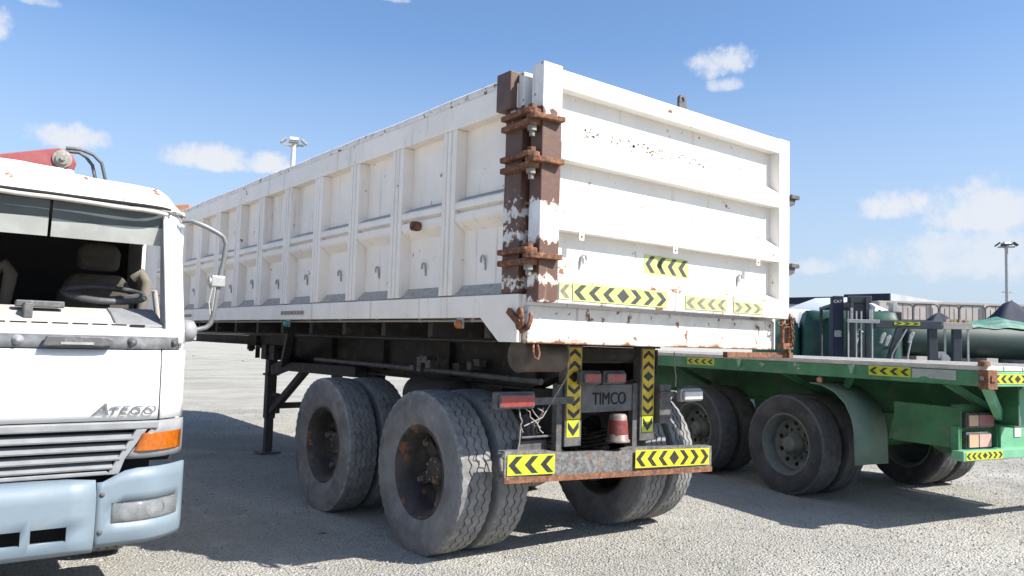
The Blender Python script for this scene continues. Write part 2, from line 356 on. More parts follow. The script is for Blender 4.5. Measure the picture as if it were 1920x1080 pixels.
def sticker(parent, org, U, V, L, H, pat, ym, km=None, name='chevron_sticker', inset=.10, bend=0, th=.0025):
    """flat printed strip: yellow sheet with dark chevrons; U along, V up, normal = U x V"""
    U, V = Vector(U).normalized(), Vector(V).normalized(); Nn = U.cross(V); org = Vector(org); km = km or blackp
    b = MB()
    def P(a, c, w=0): return org+U*a+V*c+Nn*w
    b.add([P(0, 0), P(L, 0), P(L, H), P(0, H), P(0, 0, th), P(L, 0, th), P(L, H, th), P(0, H, th)], [(4, 5, 6, 7), (0, 1, 5, 4), (1, 2, 6, 5), (2, 3, 7, 6), (3, 0, 4, 7)], 0)
    n = len(pat); s = L/n; h0, h1 = H*inset, H*(1-inset); mid = H/2; w = th+.0012; t = s*.52; k = s*.46
    for i, ch in enumerate(pat):
        x = i*s+s*.06
        if ch == '<': q = [(x, mid), (x+k, h1), (x+k+t*.75, h1), (x+t*.75, mid), (x+k+t*.75, h0), (x+k, h0)]
        elif ch == '>': q = [(x+k+t*.75, mid), (x+t*.75, h0), (x, h0), (x+k, mid), (x, h1), (x+t*.75, h1)]
        elif ch == 'D': q = [(x, mid), (x+s*.46, h0), (x+s*.92, mid), (x+s*.46, h1)]
        else: continue
        q = [(min(a, L-.002), c) for a, c in q]
        if ch in '<>':
            b.add([P(a, c, w) for a, c in q], [(0, 3, 2, 1), (0, 5, 4, 3)] if ch == '<' else [(0, 5, 4, 3), (0, 3, 2, 1)], 1)
        else: b.add([P(a, c, w) for a, c in q], [(0, 1, 2, 3)], 1)
    me = bpy.data.meshes.new(name); me.from_pydata(b.v, [], b.f); me.materials.append(ym); me.materials.append(km)
    me.polygons.foreach_set('material_index', b.mi)
    return obj(name, me, parent)

# ------------------------------------------------------------------ wheels
def tyre_mesh(name, Rr, w, rim, ngroove=3, n=88, flat=.012, worn=1.0, mats=None):
    hw = w/2; tw = hw*.86
    prof = [(-hw*.70, rim), (-hw*.78, rim+.012), (-hw*.84, rim+.03), (-hw*.99, rim+(Rr-rim)*.35), (-hw*1.02, rim+(Rr-rim)*.52), (-hw*.97, rim+(Rr-rim)*.76), (-hw*.93, Rr-.028), (-tw, Rr-.008)]
    jit = [0]*6+[.003, .004]
    gw, gd = .0060, .010*worn
    for g in range(ngroove):
        c = (-1+2*(g+1)/(ngroove+1))*tw; cr = .006*(1-(c/tw)**2); z = .010 if abs(c) > .02 or ngroove % 2 == 0 else .011
        prof += [(c-gw, Rr-.006+cr), (c-gw*.7, Rr-.006+cr-gd), (c+gw*.7, Rr-.006+cr-gd), (c+gw, Rr-.006+cr)]; jit += [z]*4
    m0 = [(-a, b) for a, b in prof[:8]][::-1]; prof += m0; jit += [.004, .003]+[0]*6
    b = MB(); b.lathe(prof, 0, n, jit=jit)
    k = len(prof)
    for fi in range(len(b.f)):
        seg = fi % (k-1); b.mi[fi] = 1 if 6 <= seg < k-8 else 0
        b.sm[fi] = not (6 <= seg < k-8)
    for sg in (-1, 1):
        for t_, q in ((.40, 1.0), (.45, 1.0), (.70, .985)):
            r1 = rim+(Rr-rim)*t_; b.lathe([(sg*hw*(q-.02), r1-.004), (sg*hw*(q+.018), r1), (sg*hw*(q+.018), r1+.003), (sg*hw*(q-.02), r1+.008)], 0, n)
    zmin = -Rr+flat
    v2 = []
    for x, y, z in b.v:
        if z < zmin+.05:
            t = (zmin+.05-z)/.06; x *= 1+.035*max(0, min(1, t))
        v2.append((x, y, max(z, zmin)))
    b.v = v2
    return b.mesh(name, mats or [rubber, tread])
def rim_mesh(name, rim, w, rm, deep=.17):          # open dish facing -X
    hw = w/2; b = MB()
    b.lathe([(-hw*.74, rim+.016), (-hw*.80, rim+.012), (-hw*.80, rim-.004), (-hw*.70, rim-.010), (-hw*.55, rim-.035), (hw*.1, rim-.045), (hw*1.15, rim-.045), (hw*1.16, .12)], 0, 56)
    return b.mesh(name, rm)
def spoke_hub_mesh(name, rim, w, rm):
    b = MB(); hw = w/2
    b.lathe([(hw*.7, .05), (hw*.7, .15), (hw*.1, .165), (-hw*.05, .15), (-hw*.05, .10), (-hw*.42, .095), (-hw*.50, .08), (-hw*.52, .0)], 0, 28)
    for k in range(5):
        a = 2*math.pi*k/5+.35; ca, sa = math.cos(a), math.sin(a)
        b.obox((hw*.25, ca*.10, sa*.10), (hw*.05, ca*(rim-.03), sa*(rim-.03)), .085, .075, (1, 0, 0))
        b.obox((-hw*.20, ca*(rim-.085), sa*(rim-.085)), (-hw*.10, ca*(rim-.035), sa*(rim-.035)), .07, .035, (1, 0, 0))
        b.cyl((hw*.1, ca*(rim-.075), sa*(rim-.075)), (-hw*.40, ca*(rim-.075), sa*(rim-.075)), .017, 8, 1)
        b.cyl((-hw*.16, ca*(rim-.075), sa*(rim-.075)), (-hw*.30, ca*(rim-.075), sa*(rim-.075)), .028, 6, 1)
    for k in range(8):
        a = 2*math.pi*k/8; b.cyl((-hw*.4, .072*math.cos(a), .072*math.sin(a)), (-hw*.55, .072*math.cos(a), .072*math.sin(a)), .010, 6, 1)
    return b.mesh(name, [rm, bolt])
def disc_hub_mesh(name, rim, w, rm):
    b = MB(); hw = w/2; nh = 10
    # dished disc with round hand holes: ring of quads with gaps
    n = 60
    def ring(t, q): return [(t, q*math.cos(2*math.pi*j/n), q*math.sin(2*math.pi*j/n)) for j in range(n)]
    rad = [(-hw*.05, rim-.035), (hw*.20, rim-.075), (hw*.28, rim-.115), (hw*.30, .10), (hw*.30, .03)]
    R_ = [ring(*q) for q in rad]; vs = [p for q in R_ for p in q]; fs = []
    for i in range(4):
        for j in range(n):
            if i == 1 and j % 6 in (0, 1): continue
            fs.append((i*n+j, i*n+(j+1) % n, (i+1)*n+(j+1) % n, (i+1)*n+j))
    b.add(vs, fs, 0, True)
    b.lathe([(hw*.30, .115), (-hw*.15, .105), (-hw*.20, .085), (-hw*.55, .08), (-hw*.62, .07), (-hw*.62, .02), (-hw*.55, 0)], 0, 24, mi=1)
    for k in range(10):
        a = 2*math.pi*(k+.5)/10; q = .145; b.cyl((hw*.32, q*math.cos(a), q*math.sin(a)), (hw*.02, q*math.cos(a), q*math.sin(a)), .014, 6, 1)
    return b.mesh(name, [rm, rimd])
T_R, T_W, RIM = .545, .262, .300
TY = tyre_mesh('tyre', T_R, T_W, RIM, 3, 88, .010); TY4 = tyre_mesh('tyre', T_R, T_W, RIM, 4, 96, .010)
RM = rim_mesh('wheel', RIM, T_W, rimm); HB = spoke_hub_mesh('hub', RIM, T_W, rimm)
def wheel(parent, x, y, z, out, tym, rmm, hbm, spin=0):
    rz = 0 if out < 0 else math.pi
    o = obj('wheel', rmm, parent, (x, y, z), rz)
    obj('tyre', tym, o)
    if hbm:
        h = obj('hub', hbm, o, (T_W*.30 if hbm is HB else .015, 0, 0)); h.rotation_euler = (spin, 0, 0)
    return o

# ------------------------------------------------------------------ ground
def gz(x, y):
    d = max(0, y-6.5)
    h = .012*mnoise.noise(Vector((x*.45, y*.45, 3)))+.007*mnoise.noise(Vector((x*1.6, y*1.6, 9)))
    h += min(1, d/6)*.05*mnoise.noise(Vector((x*.2, y*.3, 5)))
    return h
def axis_pts(c, fine, nf, far):
    p = [c+fine*(i-nf/2) for i in range(nf+1)]; s = fine; a = [p[-1]]; b = [p[0]]
    while a[-1] < far: s *= 1.22; a.append(a[-1]+s); b.append(b[-1]-s)
    return b[:0:-1]+p+a[1:]
gx, gy = axis_pts(2.5, .11, 110, 900), axis_pts(4.5, .11, 110, 900)
gm = MB(); gm.grid(gx, gy, lambda x, y: (x, y, gz(x, y)))
gmat = ground_mat()
gr = gm.build('ground', gmat); gr['kind'] = 'structure'
# loose gravel, one mass
rng = np.random.default_rng(5); NP = 52000
ang = rng.uniform(R(2), R(75), NP); rad = 3.2+ (rng.random(NP)**1.7)*12
P0 = np.stack([-2.71+np.sin(ang)*rad, -3.27+np.cos(ang)*rad], 1)
szs = .003+.008*rng.random(NP)**5+rad*.00035
base = np.array([(1, 0, 0), (-1, 0, 0), (0, 1, 0), (0, -1, 0), (0, 0, 1), (0, 0, -.6)], float); bf = [(0, 2, 4), (2, 1, 4), (1, 3, 4), (3, 0, 4), (2, 0, 5), (1, 2, 5), (3, 1, 5), (0, 3, 5)]
V = base[None]*rng.uniform(.6, 1.4, (NP, 6, 3))*szs[:, None, None]; V[:, :, 2] *= .7
th = rng.uniform(0, 6.28, NP); ct, st = np.cos(th)[:, None], np.sin(th)[:, None]
vx, vy = V[:, :, 0]*ct-V[:, :, 1]*st, V[:, :, 0]*st+V[:, :, 1]*ct
zz = np.array([gz(a, b) for a, b in P0])
V = np.stack([vx+P0[:, 0:1], vy+P0[:, 1:2], V[:, :, 2]+zz[:, None]+szs[:, None]*.25], -1).reshape(-1, 3)
Fc = (np.array(bf)[None]+6*np.arange(NP)[:, None, None]).reshape(-1, 3)
gme = bpy.data.meshes.new('gravel'); gme.from_pydata(V.tolist(), [], Fc.tolist())
gravm = bpy.data.materials.new('gravel_stone'); gravm.use_nodes = True; t = gravm.node_tree
gi = N(t, 'ShaderNodeNewGeometry'); cr = N(t, 'ShaderNodeValToRGB'); lk(t, gi.outputs['Random Per Island'], cr.inputs[0])
cr.color_ramp.elements[0].color = (.21, .205, .195, 1); cr.color_ramp.elements[1].color = (.40, .39, .37, 1)
lk(t, cr.outputs[0], t.nodes['Principled BSDF'].inputs['Base Color']); t.nodes['Principled BSDF'].inputs['Roughness'].default_value = .95
gme.materials.append(gravm)
go = obj('gravel', gme); go['kind'] = 'stuff'; tag(go, 'loose grey gravel strewn over the yard floor', 'gravel')

# ------------------------------------------------------------------ white tipper trailer (rear left corner near the origin, length along +Y)
tr = thing('tipper_trailer', 'long white rusting tipper trailer with ribbed sides and brown tailgate hinges', 'trailer')
YF = 9.25; NR = 12; RP = .675; Y0 = .97; RW = .155; PX = .085
def side(mx):                                   # mx maps x of the left side to its place
    X = lambda x: x if mx < 0 else 2.52-x
    w = MB()
    w.box(X(PX), X(PX+.02), .29, YF, 1.60, 2.80)
    sw = w.build('side_wall', white, tr)
    b = MB(); b.box(X(0), X(.10), .205, YF, 2.778, 2.935); b.build('top_rail', white, sw, bevel=.008)
    b = MB(); b.tube([(X(.045), .345+(YF-.345)*k/14, 2.962+.004*math.sin(k*2.3)) for k in range(15)], .037, 10); b.build('rail_lip', lipm, sw)
    b = MB(); b.prism([(.31, 1.42), (.135, 1.42), (.135, 1.695), (YF, 1.695), (YF, 1.56), (.497, 1.56)], 0, X(-.002), X(.035)); b.build('skirt', white, sw, bevel=.005)
    # vertical ribs: fluted, three narrow ridges
    d = RW/3
    prof = [(.1, 0), (.1, -RW)]                 # (x, y) outline of the rib, y going back from far edge
    q = [(PX+.002, 0), (0, 0)]
    for k in range(3):
        y = -d*k
        q += [(0, y-.005), (0, y-d+.014)] + ([(.020, y-d+.009), (.020, y-d-.000)] if k < 2 else [])
    q += [(0, -RW), (PX+.002, -RW)]
    q = [(X(a) if mx > 0 else a, c) for a, c in q]
    b = MB(); b.prism(q, 2, 1.703, 2.776); rme = b.mesh('rib', white, bevel=.003, seg=1)
    for k in range(NR): obj('rib', rme, sw, (0, Y0+RP*k, 0))
    # horizontal pressed ribs and dust ledges between the uprights
    hp = [(PX+.001, 2.345), (.012, 2.302), (.004, 2.290), (.004, 2.254), (.042, 2.240), (.042, 2.228), (.004, 2.222), (.004, 2.182), (.014, 2.168), (PX+.001, 2.115)]
    hp = [(X(a), c) for a, c in hp]
    def bay(y0, y1):
        b = MB(); n = len(hp)
        b.add([(a, y, c) for y in (y0, y1) for a, c in hp], [(i, i+1, n+i+1, n+i) for i in range(1, n-1)], 0)
        b.add([(hp[0][0], y0, hp[0][1]), (hp[1][0], y0, hp[1][1]), (hp[1][0], y1, hp[1][1]), (hp[0][0], y1, hp[0][1])], [(0, 1, 2, 3)], 1)
        return b.mesh('horizontal_rib', [white, dustl])
    def ledge(y0, y1):
        b = MB(); b.add([(X(PX+.001), y0, 1.772), (X(.02), y0, 1.700), (X(.02), y1, 1.700), (X(PX+.001), y1, 1.772)], [(0, 1, 2, 3)])
        return b.mesh('dusty_ledge', dustl)
    hm, lm = bay(.002, RP-RW-.002), ledge(.002, RP-RW-.002)
    for k in range(NR-1):
        obj('horizontal_rib', hm, sw, (0, Y0+RP*k, 0)); obj('dusty_ledge', lm, sw, (0, Y0+RP*k, 0))
    obj('horizontal_rib', bay(.302, Y0-RW-.002), sw); obj('dusty_ledge', ledge(.302, Y0-RW-.002), sw)
    hk = MB(); hk.tube([(X(PX-.004), -.015, 1.872), (X(PX-.010), -.016, 1.935), (X(PX-.015), -.011, 1.956), (X(PX-.017), .0, 1.963), (X(PX-.017), .012, 1.956), (X(PX-.017), .018, 1.938), (X(PX-.015), .019, 1.92)], .0065, 6)
    hme = hk.mesh('rope_hook', greyst)
    for k in range(-1, NR-1): obj('rope_hook', hme, sw, (0, Y0+RP*k+.30+random.uniform(-.03, .03), random.uniform(-.02, .02)))
    b = MB(); b.tube([(X(.05), .52, 1.545), (X(.05), YF-.1, 1.545)], .009, 6)
    for k in range(14): b.box(X(.04), X(.06), .62+k*.62, .645+k*.62, 1.535, 1.562)
    b.build('rope_rail', cable, sw)
    return sw
swl = side(-1); swr = side(1)
# small weld/rust details on the left wall
b = MB(); b.lathe([(0, .0), (-.05, .02), (-.06, .032), (-.02, .035), (0, .03)], 0, 10, (.004, 1.24, 2.185)); b.build('rusty_bracket', rustm, swl)
sticker(swl, (-.0025, 3.62, 1.602), (0, -1, 0), (0, 0, 1), .52, .036, '<<<D>>>', mat('worn_tape', (.46, .38, .28), .7), fadedp)
sticker(swl, (-.0025, 6.95, 1.602), (0, -1, 0), (0, 0, 1), .52, .036, '<<<D>>>', MATS['worn_tape'], fadedp)
def marker(y, lens):
    b = MB(); b.box(-.008, .006, y-.03, y+.03, 1.495, 1.562, 0)
    b.lathe([(-.010, .03), (-.03, .028), (-.04, .015), (-.042, 0)], 0, 14, (0, y, 1.522), mi=1); b.build('side_marker_lamp', [greyst, lens], tr)
marker(.70, orangel); marker(3.44, greenl); marker(6.3, orangel)
# body floor, front wall, corner posts
b = MB(); b.box(.106, 2.414, .15, YF-.03, 1.56, 1.60); b.build('bed_floor', chas, tr)
b = MB(); b.box(0.0, 2.52, YF+.002, YF+.05, 1.56, 2.99); b.build('front_wall', white, tr, bevel=.005)
post = MB(); post.box(.0, .12, .14, .298, 1.70, 2.772); post.box(.012, .12, .15, .202, 2.772, 2.985)
pl = post.build('corner_post', wpost, tr, bevel=.006)
b = MB(); b.box(2.40, 2.52, .14, .298, 1.70, 2.985); b.build('corner_post', white, tr, bevel=.006)
b = MB(); b.box(-.045, .055, .206, .340, 2.77, 2.995); b.build('cover_box', brown, pl, bevel=.006)
# hinges
def hinge(z, k):
    hb = MB()
    def plate(z0, z1, kind, g):
        if kind == 0:       # leaf on the post side, tapering to the knuckle
            hb.prism([(-.036-g, .298), (.004, .298), (.004, .13), (.05, .115), (.045, .02), (.012, .006-g), (-.02, .004-g), (-.048-g, .022), (-.058-g, .05), (-.050-g, .085)], 2, z0, z1)
        else:               # leaf on the tailgate stile
            hb.prism([(-.044, .055), (-.046, .02), (-.035, -.008), (-.005, -.024), (.04, -.032), (.165, -.045-g), (.168, .006), (.06, .006), (.03, .05), (.0, .06)], 2, z0, z1)
    plate(z-.050, z-.017, 0, 0); plate(z-.0165, z+.0145, 1, .004); plate(z+.015, z+.046, 0, .003)
    h = hb.build('hinge', rustm, tr, bevel=.005)
    b = MB(); b.cyl((-.004, .046, z+.046), (-.004, .046, z+.072), .027, 6); b.build('pin_head', rustm, h, bevel=.003)
    b = MB(); b.cyl((-.004, .046, z-.050), (-.004, .046, z-.080), .030, 6); b.cyl((-.004, .046, z-.080), (-.004, .046, z-.110), .017, 10); b.build('pin_nut', bolt, h, bevel=.003)
for i, z in enumerate((2.690, 2.445, 1.903)): hinge(z, i)
# tailgate
tg = MB(); tg.box(.17, 2.37, .085, .100, 1.66, 2.99); tgo = tg.build('tailgate', whiteb, tr)
b = MB(); b.box(.033, .178, .0, .105, 1.648, 3.016); b.build('stile', mat('stile_white_over_brown', (.74, .72, .69), .55, dirt=((.5, .36, .26), .64, 12, .5), band=[(2, 2.22, 2.735, BROWN, .36, 11), (2, 1.79, 1.99, BROWN, .26, 13), (2, 1.655, 1.75, BROWN, .26, 16)], rust=(.63, 20), streak=((.40, .25, .15), .60, 22, .5), bump=.25, bscale=30), tgo, bevel=.007)
b = MB(); b.box(2.36, 2.497, .0, .105, 1.648, 3.004); b.build('stile', whiteb, tgo, bevel=.010)
b = MB(); b.prism([(.003, 2.888), (.003, 2.998), (.10, 3.0), (.10, 2.92), (.086, 2.892)][::-1], 0, .180, 2.358); b.build('top_bar', whiteb, tgo, bevel=.006)
for z in (2.475, 2.066):
    b = MB(); b.prism([(.001, z), (.001, z+.105), (.086, z+.17), (.086, z+.004)], 0, .180, 2.358); b.build('cross_bar', whiteb, tgo, bevel=.006)
b = MB(); b.prism([(.001, 1.648), (.001, 1.785), (.086, 1.825), (.086, 1.652)], 0, .180, 2.358); b.build('bottom_bar', wsill, tgo, bevel=.006)
b = MB()
pts = [(1.235, 3.0), (1.305, 3.0), (1.305, 3.065)]+[(1.27+.035*math.cos(a), 3.065+.035*math.sin(a)) for a in [R(q) for q in range(20, 180, 20)]]+[(1.235, 3.065)]
n = len(pts); hole = [(1.27+.016*math.cos(2*math.pi*i/12), 3.066+.016*math.sin(2*math.pi*i/12)) for i in range(12)]
bm = bmesh.new()
ov = [bm.verts.new((x, .045, z)) for x, z in pts]; hv = [bm.verts.new((x, .045, z)) for x, z in hole]
oe = [bm.edges.new((ov[i], ov[(i+1) % n])) for i in range(n)]; he = [bm.edges.new((hv[i], hv[(i+1) % 12])) for i in range(12)]
bmesh.ops.triangle_fill(bm, use_beauty=True, edges=oe+he); bmesh.ops.solidify(bm, geom=bm.faces[:], thickness=.02)
bmesh.ops.recalc_face_normals(bm, faces=bm.faces)
lm = bpy.data.meshes.new('lifting_eye'); bm.to_mesh(lm); bm.free(); lm.materials.append(chasb); obj('lifting_eye', lm, tgo)
for x, z in ((.348, 2.042), (1.18, 2.042), (2.09, 2.042)):
    b = MB(); b.box(x-.02, x+.02, -.006, -.001, z-.02, z+.035); b.cyl((x, -.006, z), (x, -.010, z), .006, 8, 1); b.build('mounting_tab', [whiteb, black], tgo)
for x in (.44, 1.98):
    b = MB(); b.tube([(x-.022, .082, 1.865), (x-.018, .076, 1.92), (x-.010, .070, 1.946), (x+.004, .068, 1.955), (x+.016, .068, 1.945), (x+.022, .068, 1.918)], .008, 6); b.build('rope_hook', greyst, tgo)
sticker(tgo, (.985, .0845, 1.885), (1, 0, -.01), (0, 0, 1), .43, .122, '<<<<', mat('sun_bleached_reflective', (.47, .52, .17), .4, var=.12, vscale=9, dirt=((.52, .42, .06), .55, 5, .8)), mat('grey_print', (.05, .052, .05), .6, var=.3, vscale=30), inset=.06)
sticker(tgo, (.186, -.001, 1.672), (1, 0, 0), (0, 0, 1), .088, .095, '<', yellowp, fadedp)
sticker(tgo, (.292, -.001, 1.668), (1, 0, -.003), (0, 0, 1), .82, .102, '<<<D>>>', MATS['sun_bleached_reflective'], MATS['grey_print'], inset=.08)
sticker(tgo, (1.29, -.001, 1.668), (1, 0, .003), (0, 0, 1), .44, .088, '<<<<', yellowp, fadedp)
sticker(tgo, (1.81, -.001, 1.668), (1, 0, .003), (0, 0, 1), .33, .078, '>>>', yellowp, fadedp)
# old lettering worn off the tailgate: flecks
b = MB(); rl = random.Random(9)
def fleck(x, z, s, y=.0832):
    q = [(x+s*rl.uniform(.3, 1)*math.cos(a)*1.4, y, z+s*rl.uniform(.3, 1)*math.sin(a)) for a in (0, 1.2, 2.4, 3.6, 5)]
    b.add(q, [(0, 1, 2, 3, 4)])
for k in range(120):
    x = rl.uniform(.42, 1.75); fleck(x, 2.70-.01*x+rl.gauss(0, .018), rl.uniform(.003, .012))
for k in range(12): fleck(rl.uniform(.9, 1.0), 2.30+rl.uniform(-.04, .04), rl.uniform(.002, .008))
for k in range(20): fleck(rl.uniform(1.1, 1.9), rl.uniform(1.87, 2.34), rl.uniform(.002, .006))
lr_ = b.build('lettering_remains', mat('flaked_print', (.15, .115, .07), .8, var=.4, vscale=60), tgo)
lr_['kind'] = 'stuff'
# sill under the tailgate
b = MB(); b.box(.037, 2.44, .088, .139, 1.416, 1.632); b.build('rear_sill', wsill, tr, bevel=.008)
# ring and pin at lower left, chain
def chain(p0, p1, n, r, parent, sag=.05, m=rustm):
    b = MB(); p0, p1 = Vector(p0), Vector(p1)
    for k in range(n):
        t = (k+.5)/n; c = p0.lerp(p1, t)+Vector((0, 0, -sag*4*t*(1-t))); d = (p1-p0).normalized(); e = d.orthogonal().normalized()
        if k % 2: e = d.cross(e)
        b.tube([c+d*r*1.5*math.cos(a)+e*r*math.sin(a) for a in [2*math.pi*i/8 for i in range(8)]], r*.32, 5, closed=True)
    return b.build('chain', m, parent)
b = MB(); b.tube([(-.02+.05*math.cos(a)*.35, .09+.045*math.cos(a), 1.55+.055*math.sin(a)) for a in [2*math.pi*i/14 for i in range(14)]], .013, 6, closed=True)
b.obox((-.012, .20, 1.60), (-.012, .06, 1.50), .03, .035); b.tube([(.02, .04, 1.58), (.0, .02, 1.54), (-.01, .03, 1.50), (-.02, .08, 1.48)], .014, 6); b.build('latch_ring', rustm, tr)
b = MB(); b.tube([(.06, .06, 1.408), (.05, .05, 1.38), (.065, .06, 1.34), (.09, .05, 1.325), (.105, .06, 1.36), (.09, .06, 1.408)], .007, 6); b.build('wire_loop', rustm, tr)
# right-hand latches
for z in (2.545, 2.02):
    b = MB(); b.box(2.498, 2.60, -.02, .07, z+.02, z+.05); b.prism([(2.498, z-.045), (2.498, z+.02), (2.575, z+.02), (2.565, z-.02)], 1, .0, .045); b.build('latch_bracket', chasb, tgo, bevel=.003)
b = MB(); b.tube([(2.515, .02, 1.38), (2.515, .02, 1.69)], .019, 8); b.tube([(2.45, .03, 1.44), (2.45, .03, 1.66)], .016, 8); b.box(2.42, 2.55, .0, .05, 1.425, 1.47); 
b.box(2.49, 2.54, -.005, .05, 1.36, 1.40); b.build('lock_rod', rustm, tr)
b = MB(); b.obox((1.80, .06, 1.375), (2.49, .06, 1.378), .04, .04); b.build('lock_bar', rustm, tr, bevel=.004)
chain((2.50, .0, 1.67), (2.53, -.005, 1.46), 9, .018, tr, -.02); chain((2.40, .02, 1.62), (2.55, .0, 1.66), 8, .017, tr, .04)

# chassis
for x in (.80, 1.62):
    b = MB()
    out = [(.64, 1.40), (.64, 1.22), (1.0, 1.10), (5.5, 1.08), (5.55, 1.17), (6.45, 1.30), (YF-.1, 1.30), (YF-.1, 1.40)]
    b.prism(out, 0, x+.045, x+.060)
    for a, c in ((0, 1), (1, 2), (2, 3), (4, 5), (5, 6)):
        (ya, za), (yb, zb) = out[a], out[c]; b.obox((x+.052, ya, za-.008), (x+.052, yb, zb-.008), .15, .016)
    b.box(x-.02, x+.125, .60, YF-.1, 1.402, 1.418)
    for k in range(6): b.box(x-.012, x+.044, .9+k*1.1, .912+k*1.1, 1.12, 1.40)
    b.build('chassis_beam', chas, tr)
    b = MB(); b.box(x-.03, x+.13, .16, YF-.15, 1.42, 1.558); b.build('subframe_beam', chas, tr)
for k in range(13): 
    b = MB(); b.box(.12, 2.40, .55+k*.66, .61+k*.66, 1.44, 1.556); b.build('cross_member', chas, tr)
b = MB(); b.prism([(.60, 1.40), (.60, 1.34), (.64, 1.30), (.70, 1.30), (.70, 1.40)], 0, .93, 1.60); b.build('pivot_beam', chas, tr, bevel=.01)
b = MB(); b.cyl((.22, .40, 1.34), (.55, .40, 1.34), .100, 28); b.lathe([(.215, .0), (.215, .085), (.225, .103), (.25, .103)], 0, 28, (0, .40, 1.34)); b.build('rear_tube', mat('dusty_brown_steel', (.085, .066, .050), .7, var=.35, vscale=6, dirt=((.15, .11, .08), .5, 7, .6)), tr)
b = MB(); b.cyl((.62, .74, 1.34), (1.75, .74, 1.34), .055, 20); b.build('torsion_tube', chasb, tr)
# rear frame: posts, plate, bumper
RY = .55
for x0, x1 in ((.755, .905), (1.48, 1.635)):
    b = MB(); b.box(x0, x1, RY, RY+.075, .74, 1.41)
    b.box(x0-.055, x0-.003, RY+.02, RY+.07, .70, 1.15)
    po = b.build('bumper_post', chasb, tr, bevel=.004)
    xa = x0+.006
    sticker(po, (x1-.014, RY-.0005, .92), (0, 0, 1), (-1, 0, 0), .475, .125, '<<<D>>', yellowd, inset=.07)
    sticker(po, (x1-.02, RY-.0005, .80), (0, 0, 1), (-1, 0, 0), .115, .115, '<', yellowg, inset=.07)
b = MB(); b.box(.91, 1.475, RY+.03, RY+.045, .955, 1.14); npz = b.build('name_plate', mat('grey_plate', (.115, .115, .115), .65, var=.2, vscale=12, dirt=((.18, .17, .16), .55, 10, .5)), tr)
tm = text_mesh('TIMCO', .115, 0, .002); tm.materials.clear(); tm.materials.append(black); lt = obj('lettering', tm, npz, (1.03, RY+.027, 1.005)); lt.rotation_euler = (R(90), 0, 0); lt.scale = (.92, 1.05, 1)
bp = MB()
P = [(.205, .568, .755), (2.215, .485, .675)]
NB = 12
vs = []
for i in range(NB+1):
    t_ = i/NB; x = .205+2.01*t_; zb = .57-.085*t_; zt = zb+(.185 if x < .62 or x > 1.35 else .162); y = RY-.07+.015*math.sin(t_*3)
    vs += [(x, y, zb), (x, y, zt), (x, y+.07, zt), (x, y+.07, zt-.012), (x, y+.012, zt-.012), (x, y+.012, zb+.03), (x, y+.07, zb+.03), (x, y+.07, zb)]
fs = []
for i in range(NB):
    for j in range(8): fs.append((i*8+j, i*8+(j+1) % 8, (i+1)*8+(j+1) % 8, (i+1)*8+j))
fs += [tuple(range(8)), tuple(range(NB*8+7, NB*8-1, -1))]
bp.add(vs, fs)
bumper = bp.build('rear_bumper', mat('peeling_grey_steel', (.12, .118, .115), .6, var=.45, vscale=35, dirt=((.22, .21, .20), .52, 28, .8), rust=(.60, 13), streak=((.22, .10, .05), .62, 20, .8), bump=.6, bscale=50), tr)
b = MB(); b.obox((.205, RY-.0745, .578), (2.215, RY-.0735, .494), .004, .036); b.build('rusty_lower_edge', rustm, bumper)
sticker(bumper, (.225, RY-.0725, .607), (1, 0, -.042), (0, 0, 1), .385, .125, '<<<', yellowg, inset=.08)
sticker(bumper, (1.36, RY-.0725, .566), (1, 0, -.042), (0, 0, 1), .82, .125, '<<<D>>>', yellow, inset=.08)
# lamps
def lamp(x0, x1, z0, z1, y, ms, name='tail_lamp'):
    b = MB(); b.box(x0, x1, y, y+.05, z0, z1, 0); b.box(x0+.012, x1-.012, y-.022, y, z0+.010, z1-.014, 1)
    return b.build(name, ms, tr, bevel=.010)
lamp(.10, .40, 1.012, 1.118, .44, [chasb, redl]); lamp(.82, 1.00, 1.150, 1.245, .47, [chasb, redl]); lamp(1.03, 1.24, 1.150, 1.245, .47, [chasb, redl]); 
l = lamp(1.80, 2.04, 1.018, 1.112, .44, [greyst, clearl]); l['label'] = 'clear lens reversing lamp'
b = MB(); b.box(.395, .76, .47, .50, 1.03, 1.075); b.build('lamp_arm', chasb, tr)
b = MB(); b.box(1.63, 1.80, .49, .52, 1.05, 1.09); b.box(1.64, 1.76, .505, .57, .86, 1.14); b.build('lamp_arm', chasb, tr)
b = MB(); b.lathe([(0, .085), (.012, .085), (.02, .074), (.178, .060), (.19, .05), (.192, 0)], 2, 24, (1.235, .53, .752), mi=0); b.lathe([(.055, .0735), (.15, .0655)], 2, 24, (1.235, .53, .752), mi=1); b.build('cone_lamp', [mat('dusty_pink_lens', (.17, .12, .11), .5, dirt=((.30, .26, .25), .5, 14, .7)), mat('dull_red_lens', (.17, .03, .025), .45, var=.3, vscale=25, dirt=((.17, .11, .10), .52, 16, .7))], tr)
b = MB()
rw = random.Random(4)
for k in range(5):
    p = Vector((.30+.05*k, .47, 1.01)); pts = [p]
    for j in range(6): p = p+Vector((rw.uniform(-.02, .04), rw.uniform(-.02, .03), -rw.uniform(.01, .04))); pts.append(p)
    b.tube(pts, .004, 5)
b.tube([(.34, .5, .90), (.35, .52, .8), (.34, .55, .65), (.36, .6, .55)], .005, 5); b.tube([(.66, .43, 1.41), (.67, .42, 1.3), (.66, .44, 1.2), (.60, .47, 1.09), (.5, .48, .95), (.36, .49, .90)], .004, 5)
b.build('loose_wires', cable, tr); b = MB(); b.tube([(1.76, .48, 1.38), (1.745, .46, 1.28), (1.76, .46, 1.2), (1.77, .47, 1.13)], .004, 5); b.build('loose_wires', cable, tr)
